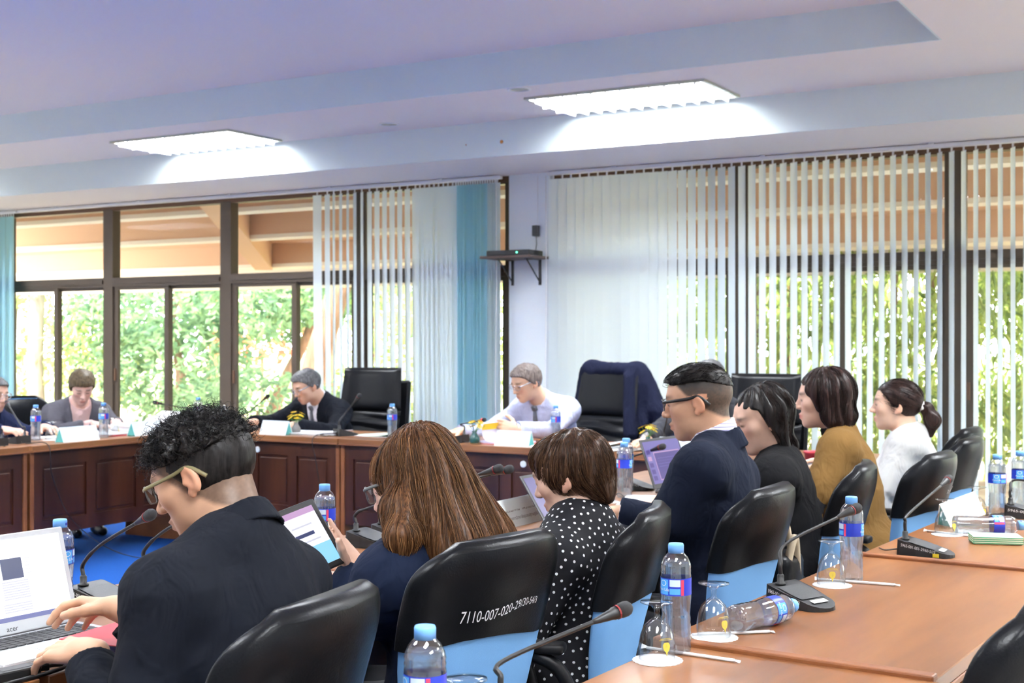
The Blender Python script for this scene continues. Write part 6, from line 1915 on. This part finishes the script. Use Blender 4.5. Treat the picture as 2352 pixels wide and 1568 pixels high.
add_strands(r4, h4, trace_strands(P, surface_roots(hv, B.head_local(hv)[:, 2] > .055, 900, rng), fl4, 5, .006, rng.uniform(.0, .004, 900), rng, .25), .0008, 'strand_black', rng)
glasses(B, r4, 'frame_black', w=.026, hh=.017, r=.0018, temple_m='frame_black')
# gold crest on the left breast: flame over a ring and a scroll
L4 = V3(*r4.location); sk4 = B.torso(.018); c0 = V3(-1.545, 3.640, .890); dr = unit(V3(-.75, -.66, 0))
tt = np.linspace(.25, -.10, 240); PP = c0[None] + dr[None] * tt[:, None]; dd = eval_sdf(sk4, PP); ec = PP[int(np.argmax(dd < .008))]
gr = unit(V3(*[eval_sdf(sk4, (ec + np.eye(3)[k] * .004)[None])[0] - eval_sdf(sk4, (ec - np.eye(3)[k] * .004)[None])[0] for k in range(3)]))
Mx = frame_of(tuple(ec + gr * .002 - L4), tuple(np.cross(V3(0, 0, 1), gr)), tuple(V3(0, 0, 1)))
cr = MB(); 
flame = [(-.010, .012), (-.013, .024), (-.006, .034), (-.004, .046), (0, .062), (.004, .046), (.006, .034), (.013, .024), (.010, .012)]
cr.prism(flame, 2, 0, .002)
em = cr; ring = [(.019 * math.cos(a), .019 * math.sin(a) - .004) for a in np.linspace(0, 2 * PI, 21)[:-1]]
em.lathe([(.013, 0), (.019, 0), (.019, .003), (.013, .003)], 20, (0, -.004, 0), closed=True)
em.lathe([(.0005, 0), (.008, 0), (.008, .002), (.0005, .002)], 12, (0, -.004, 0))
em.prism([(-.022, -.030), (-.014, -.036), (.014, -.036), (.022, -.030), (.020, -.024), (.012, -.029), (-.012, -.029), (-.020, -.024)], 2, 0, .002)
em.v = [tuple(Mx @ Vector(v)) for v in em.v]
e4 = em.build('crest', 'gold_thread', r4); e4['label'] = 'gold embroidered crest'
legs(B, r4, 'trouser_dark')

# ---------------------------------------------------------------- 5 woman in the black jacket
B = Body((-1.430, 4.490, .52), (-1.520, 4.550, .965), (-1.573, 4.528, 1.103), 190, 220, pitch=16, roll=-2, sw=.180, female=True)
B.arm(-1, (-1.86, 4.38, .79), pole=(.5, -.6, -.8), d=V3(-1, .1, 0), n=V3(0, 0, 1))
B.arm(1, (-1.90, 4.70, .79), pole=(.5, .8, -.7), d=V3(-1, -.1, 0), n=V3(0, 0, 1))
r5 = person('woman with shoulder-length wavy black hair and a black jacket looking down', B, .0048, SKF, lips=(.42, .13, .14))
garment(B, r5, 'jacket', 'jacket_black', .006, o=.016, cuff=.010, neck_r=.066, col=dict(r0=.074, r1=.066, hf=-.02, hb=.022, t=.0045), vcut=(.045, .25), folds=.009, seed=5)
garment(B, r5, 'shirt', 'shirt_pink', .0065, o=.005, cuff=.002, neck_r=.058, folds=0, noise=0, col=dict(r0=.064, r1=.060, hf=.012, hb=.018, t=.004))
def long_hair(B, t, bottom, wav, side_r=.034, open_=(.10, .112, .120), oc=(0, .128, -.030), line_front=.045, flip=0.0, edge=.015):
    P, c = hair_cap(B, t, k=.03, ctr=(0, -.020, .030), line=lambda y: np.interp(y, [-.12, edge - .02, edge, edge + .04, .08, .12], [-.5, -.5, -.07, .044, line_front + .022, line_front + .032]))
    D = lambda x, y, z: B.hp(x, y, 0) + V3(0, 0, z)
    for sx in (-1, 1):
        P.append(cap(B.hp(sx * .066, -.030, .02), D(sx * .072, -.035, bottom + .02), side_r, side_r * .95, .03))
        if flip: P.append(cap(D(sx * .075, -.02, bottom + .035), D(sx * .088, -.035, bottom + .012), side_r * .8, side_r * .45, .02))
    P.append(ecap(B.hp(0, -.06, .02), D(0, -.070, bottom + .01), .078, .072, B.H[:, 1], .62, .04))
    if flip: P.append(cap(D(-.03, -.10, bottom + .03), D(.03, -.105, bottom + .03), .030, .030, .03))
    P.append(ell(B.hp(*oc), V3(*open_), B.H, .012, '-'))
    def lk(q):
        l = q - B.hc; ph = np.arctan2(l @ B.H[:, 1], l @ B.H[:, 0])
        return wav * np.sin(ph * 13 + 3 * vnoise(q * V3(12, 12, 7))) + wav * .5 * vnoise(q * V3(60, 60, 18))
    return P, c, wrinkle(lk)
P, c, w_ = long_hair(B, .014, -.150, .0040, flip=1.0, edge=-.012)
h5, hv = add_hair(B, r5, P + [w_, c], 'hair_black', .0045)
rng = np.random.default_rng(15)
fd = lambda Q, f: np.tile(DN, (len(Q), 1)) + 1.6 * (Q - B.hp(0, -.01, .10)) / .1 * np.exp(-((Q[:, 2:3] - B.hc[2] - .11) / .06) ** 2) + .35 * np.sin(Q[:, 2:3] * 90 + 7 * Q[:, :1])
add_strands(r5, h5, trace_strands(P + [c], surface_roots(hv, (hv[:, 2] > B.hc[2] - .13) & (B.head_local(hv)[:, 1] < -.02), 1300, rng), fd, 8, .010, rng.uniform(-.001, .004, 1300), rng, .10), .0009, 'strand_dark', rng)
legs(B, r5, 'trouser_dark')

# ---------------------------------------------------------------- 6 woman in the mustard jacket
B = Body((-1.340, 5.115, .53), (-1.482, 5.200, 1.005), (-1.538, 5.178, 1.150), 188, 197, pitch=3, sw=.180, female=True)
B.arm(-1, (-1.70, 4.99, .80), pole=(.6, -.7, -.6), d=V3(-.9, .4, .1), n=V3(0, 0, 1))
B.arm(1, (-1.88, 5.33, .79), pole=(.5, .8, -.7), d=V3(-1, -.1, 0), n=V3(0, 0, 1))
r6 = person('woman with a dark chin-length bob and a mustard jacket', B, .0050, SKF, lips=(.50, .06, .07))
garment(B, r6, 'jacket', 'mustard', .006, o=.017, cuff=.012, neck_r=.068, col=dict(r0=.080, r1=.070, hf=-.02, hb=.028, t=.005), vcut=(.045, .25), folds=.022, noise=.009, seed=6, skirt=.10)
garment(B, r6, 'turtleneck', 'knit_black', .0065, o=.005, cuff=.002, neck_r=.060, folds=0, noise=0, col=dict(r0=.062, r1=.058, hf=.045, hb=.050, t=.005))
P, c, w_ = long_hair(B, .018, -.098, .0035, side_r=.036, open_=(.090, .105, .112), flip=1.0, edge=.035)
h6, hv = add_hair(B, r6, P + [w_, c], 'hair_darkbrown', .0048)
rng = np.random.default_rng(16)
fd6 = lambda Q, f: np.tile(DN, (len(Q), 1)) + 1.6 * (Q - B.hp(0, -.01, .10)) / .1 * np.exp(-((Q[:, 2:3] - B.hc[2] - .11) / .06) ** 2)
add_strands(r6, h6, trace_strands(P + [c], surface_roots(hv, (hv[:, 2] > B.hc[2] - .08) & (B.head_local(hv)[:, 1] < .03), 1200, rng), fd6, 8, .010, rng.uniform(-.001, .004, 1200), rng, .09), .0010, 'strand_dark', rng)
legs(B, r6, 'trouser_dark')

# ---------------------------------------------------------------- 7 woman with the ponytail in the white jacket
B = Body((-1.330, 5.950, .52), (-1.410, 6.055, .955), (-1.455, 6.035, 1.090), 188, 192, pitch=0, sw=.175, female=True)
B.arm(-1, (-1.66, 5.93, .78), pole=(.6, -.7, -.7), d=V3(-.9, .3, .1), n=V3(0, 0, 1))
B.arm(1, (-1.80, 6.20, .80), pole=(.5, .8, -.7), d=V3(-1, -.1, 0), n=V3(0, 0, 1))
r7 = person('smiling woman with a dark ponytail and a white jacket', B, .0052, (.76, .50, .36), lips=(.62, .22, .20))
garment(B, r7, 'jacket', 'jacket_white', .0065, o=.017, cuff=.010, neck_r=.066, col=dict(r0=.078, r1=.066, hf=-.02, hb=.026, t=.005), vcut=(.05, .28), folds=.022, noise=.009, seed=7, skirt=.10)
P, c = hair_cap(B, .011, line=lambda y: hairline(y) - .004)
tail = [cap(B.hp(0, -.105, .0), B.hp(0, -.135, -.012), .022, .020, .01), cap(B.hp(0, -.135, -.012), B.hp(0, -.158, -.065), .028, .036, .02), cap(B.hp(0, -.158, -.065), B.hp(0, -.150, -.130), .034, .014, .02),
        wrinkle(lambda q: .003 * np.sin((q @ B.H[:, 0]) * 300 + 2 * vnoise(q * 30)))]
h7, hv = add_hair(B, r7, P + [wrinkle(lambda q: .001 * vnoise(q * 120)), c], 'hair_darkbrown', .0048)
h7b, _ = add_hair(B, r7, tail, 'hair_darkbrown', .0048, 'ponytail')
Rt = Matrix(np.vstack([np.hstack([B.H, (B.hp(0, -.113, -.003) - V3(*r7.location)).reshape(3, 1)]), [0, 0, 0, 1]]).tolist())
MB().lathe([(.022, -.009), (.027, -.009), (.027, .009), (.022, .009)], 14, M=Rt @ Matrix.Rotation(PI / 2, 4, 'X'), closed=True).build('hair_tie', 'hair_tie', r7, smooth=True)
rng = np.random.default_rng(17)
fl7 = lambda Q, f: np.tile(-B.H[:, 1] - .35 * B.H[:, 2], (len(Q), 1))
add_strands(r7, h7, trace_strands(P, surface_roots(hv, B.head_local(hv)[:, 2] > .0, 700, rng), fl7, 6, .009, rng.uniform(-.001, .002, 700), rng, .06), .0009, 'strand_dark', rng)
legs(B, r7, 'trouser_dark')

# ---------------------------------------------------------------- far side of the ring
FAR = .0068
# man in the pale shirt
B = Body((-4.060, 7.760, .53), (-4.105, 7.490, 1.000), (-4.150, 7.375, 1.105), 262, 246, pitch=20, sw=.205, girth=1.08, sh_drop=.080)
B.arm(1, (-4.52, 7.16, .79), pole=(-.7, .2, -.7), d=V3(-.5, -.85, -.1), n=V3(0, -.1, 1), curl=(.6, .7, .4))
B.arm(-1, (-4.00, 7.00, .835), pole=(.8, .1, -.7), d=V3(-.9, -.1, .15), n=V3(.2, -.9, .35), curl=(.35, .4, .2))
rB = person('grey-haired man in glasses, pale shirt and dark tie turning a page', B, .0058, (.72, .45, .30))
garment(B, rB, 'shirt', 'shirt_pale', FAR, o=.012, cuff=.008, neck_r=.064, col=dict(r0=.074, r1=.064, hf=.012, hb=.035, t=.005), folds=.010, seed=8)
tie(B, rB, 'tie_grey', .016)
P, c = hair_cap(B, .012, top=.012, front=.006)
add_hair(B, rB, P + [wrinkle(lambda q: .004 * vnoise(q * 60)), c], 'hair_greybrown', .0055)
glasses(B, rB, 'frame_silver', w=.026, hh=.016, r=.0016)
w0 = B.W[-1]; a_ = unit(B.W[-1] - B.E[-1]); Mw = Matrix.Translation(tuple(w0 - V3(*rB.location))) @ Vector((0, 0, 1)).rotation_difference(Vector(tuple(a_))).to_matrix().to_4x4()
MB().lathe([(.030, .0), (.034, .0), (.034, .018), (.030, .018)], 16, M=Mw, closed=True).build('wristwatch', 'watch_steel', rB, smooth=True)
legs(B, rB, 'trouser_dark', .011)
# man in the black suit writing
B = Body((-5.960, 7.790, .53), (-5.965, 7.520, .950), (-5.985, 7.400, 1.048), 258, 250, pitch=24, sw=.205, girth=1.05, sh_drop=.080)
B.arm(1, (-6.28, 7.17, .79), pole=(-.8, .2, -.6), d=V3(-.5, -.85, -.1), n=V3(-.5, 0, .85), curl=(.6, .7, .4))
B.arm(-1, (-5.83, 7.10, .79), pole=(.9, .2, -.5), d=V3(-.6, -.75, -.1), n=V3(.1, -.3, 1), curl=(.5, .8, .5))
rC = person('grey-haired man in a black suit writing beside the yellow flowers', B, .0060, (.72, .45, .32))
garment(B, rC, 'jacket', 'suit_black', FAR, o=.018, cuff=.010, neck_r=.072, vcut=(.070, .36), col=dict(r0=.084, r1=.072, hf=-.03, hb=.028, t=.006), folds=.010, shoulder_pad=.004, seed=9)
garment(B, rC, 'shirt', 'shirt_white', FAR, o=.007, cuff=.004, neck_r=.062, col=dict(r0=.072, r1=.062, hf=.012, hb=.04, t=.005), folds=0, noise=0)
tie(B, rC, 'tie_grey', .011)
P, c = hair_cap(B, .012, top=.012, front=.006)
add_hair(B, rC, P + [wrinkle(lambda q: .004 * vnoise(q * 60)), c], 'hair_grey', .0055)
glasses(B, rC, 'frame_silver', w=.027, hh=.017, r=.0016)
legs(B, rC, 'trouser_dark', .011)
# woman in the grey jacket reading
B = Body((-7.600, 6.660, .53), (-7.405, 6.575, .925), (-7.315, 6.520, 1.045), 335, 326, pitch=30, sw=.180, female=True)
B.arm(1, (-7.09, 6.42, .79), pole=(-.2, -.8, -.6), d=V3(.9, .3, -.1), n=V3(0, 0, 1))
B.arm(-1, (-7.06, 6.60, .79), pole=(-.2, .8, -.6), d=V3(.9, -.3, -.1), n=V3(0, 0, 1))
rD = person('woman with short brown hair and a grey jacket over a pink top reading', B, .0060, (.76, .50, .42))
garment(B, rD, 'jacket', 'jacket_grey', FAR, o=.018, cuff=.010, neck_r=.074, vcut=(.075, .42), col=dict(r0=.084, r1=.074, hf=-.04, hb=.024, t=.006), folds=.010, seed=10)
garment(B, rD, 'blouse', 'blouse_pink', FAR, o=.007, cuff=.004, neck_r=.066, folds=0, noise=.002)
P, c = hair_cap(B, .016, top=.010, line=lambda y: hairline(y) - .018)
add_hair(B, rD, P + [wrinkle(lambda q: .004 * vnoise(q * 40)), c], 'hair_olive', .0055)
legs(B, rD, 'trouser_dark', .011)
# man at the left edge
B = Body((-7.560, 5.800, .53), (-7.420, 5.800, .900), (-7.335, 5.790, 1.022), 352, 2, pitch=10, sw=.19)
B.arm(1, (-7.02, 5.62, .80), pole=(-.2, -.8, -.6), d=V3(.95, .2, -.05), n=V3(0, -.2, 1), curl=(.5, .6, .4))
B.arm(-1, (-7.00, 5.93, .80), pole=(-.2, .8, -.6), d=V3(.9, -.2, 0), n=V3(0, 0, 1))
rE = person('grey-haired person in glasses and dark blue jacket at the left edge', B, .0062, (.70, .44, .33))
garment(B, rE, 'jacket', 'jacket_deepblue', FAR, o=.017, cuff=.010, neck_r=.068, vcut=(.05, .3), col=dict(r0=.080, r1=.068, hf=-.02, hb=.026, t=.006), seed=11)
garment(B, rE, 'shirt', 'shirt_pale', FAR, o=.006, cuff=.004, neck_r=.062, folds=0, noise=0)
P, c = hair_cap(B, .010, top=.006)
add_hair(B, rE, P + [wrinkle(lambda q: .003 * vnoise(q * 60)), c], 'hair_grey', .006)
glasses(B, rE, 'frame_silver', w=.026, hh=.016, r=.0016)
legs(B, rE, 'trouser_dark', .011)
# man mostly hidden behind the faded haircut
B = Body((-2.960, 7.800, .53), (-2.930, 7.550, 1.025), (-2.915, 7.450, 1.140), 266, 262, pitch=14, sw=.20)
B.arm(1, (-3.18, 7.12, .79), pole=(-.8, .2, -.6), d=V3(-.3, -.95, -.1), n=V3(0, -.1, 1), curl=(.5, .7, .4))
B.arm(-1, (-2.72, 7.12, .79), pole=(.8, .2, -.6), d=V3(-.2, -.95, -.1), n=V3(0, -.1, 1), curl=(.5, .7, .4))
rF = person('man in a dark grey suit mostly hidden behind the faded haircut', B, .0065, (.70, .44, .30))
garment(B, rF, 'jacket', 'suit_grey', FAR, o=.018, cuff=.010, neck_r=.070, vcut=(.06, .34), col=dict(r0=.082, r1=.070, hf=-.02, hb=.026, t=.006), seed=12)
garment(B, rF, 'shirt', 'shirt_white', FAR, o=.007, cuff=.012, neck_r=.062, col=dict(r0=.072, r1=.062, hf=.012, hb=.04, t=.005), folds=0, noise=0)
P, c = hair_cap(B, .012, top=.012, front=.006)
add_hair(B, rF, P + [wrinkle(lambda q: .002 * vnoise(q * 70)), c], 'hair_grey', .006)
legs(B, rF, 'trouser_dark', .011)

# ---------------------------------------------------------------- navy jacket hung over the executive chair
fabric('jacket_hung', (.008, .010, .026))
cj = empty('hung_jacket', (-4.01, 7.99, .6), 0, 'navy suit jacket draped over the executive chair of the man in the pale shirt', 'jacket')
Rc = np.array(Matrix.Rotation(math.radians(262 + 90), 3, 'Z')); ctr = V3(-4.01, 7.99, 0)
def cl(x, y, z): return ctr + Rc @ V3(x, y, z)
sd = Rc @ V3(1, 0, 0); fr_ = Rc @ V3(0, 1, 0); RT = np.stack([sd, fr_, V3(0, 0, 1)], 1)
P = [cap(cl(-.20, .315, 1.175), cl(.20, .315, 1.175), .052, .052, .03), cap(cl(-.19, .33, 1.16), cl(-.22, .31, .95), .075, .045, .04), cap(cl(.19, .33, 1.16), cl(.25, .31, .80), .070, .055, .04), cap(cl(.17, .26, 1.12), cl(.215, .20, .74), .045, .050, .04),
     cap(cl(.24, .33, 1.13), cl(.345, .34, .90), .060, .066, .03), cap(cl(.345, .34, .90), cl(.45, .35, .69), .066, .058, .03), cap(cl(-.24, .33, 1.13), cl(-.27, .34, .95), .055, .058, .03), cap(cl(-.27, .34, .95), cl(-.28, .35, .72), .056, .05, .03),
     ell(cl(0, .40, .95), V3(.24, .03, .26), RT, .04), fabric_noise(.006, (10, 10, 5), .002, 3)]
me, _ = sdf_mesh(P, .008, 'jacket_cloth'); finish(me, 'jacket_cloth', 'jacket_hung', cj)
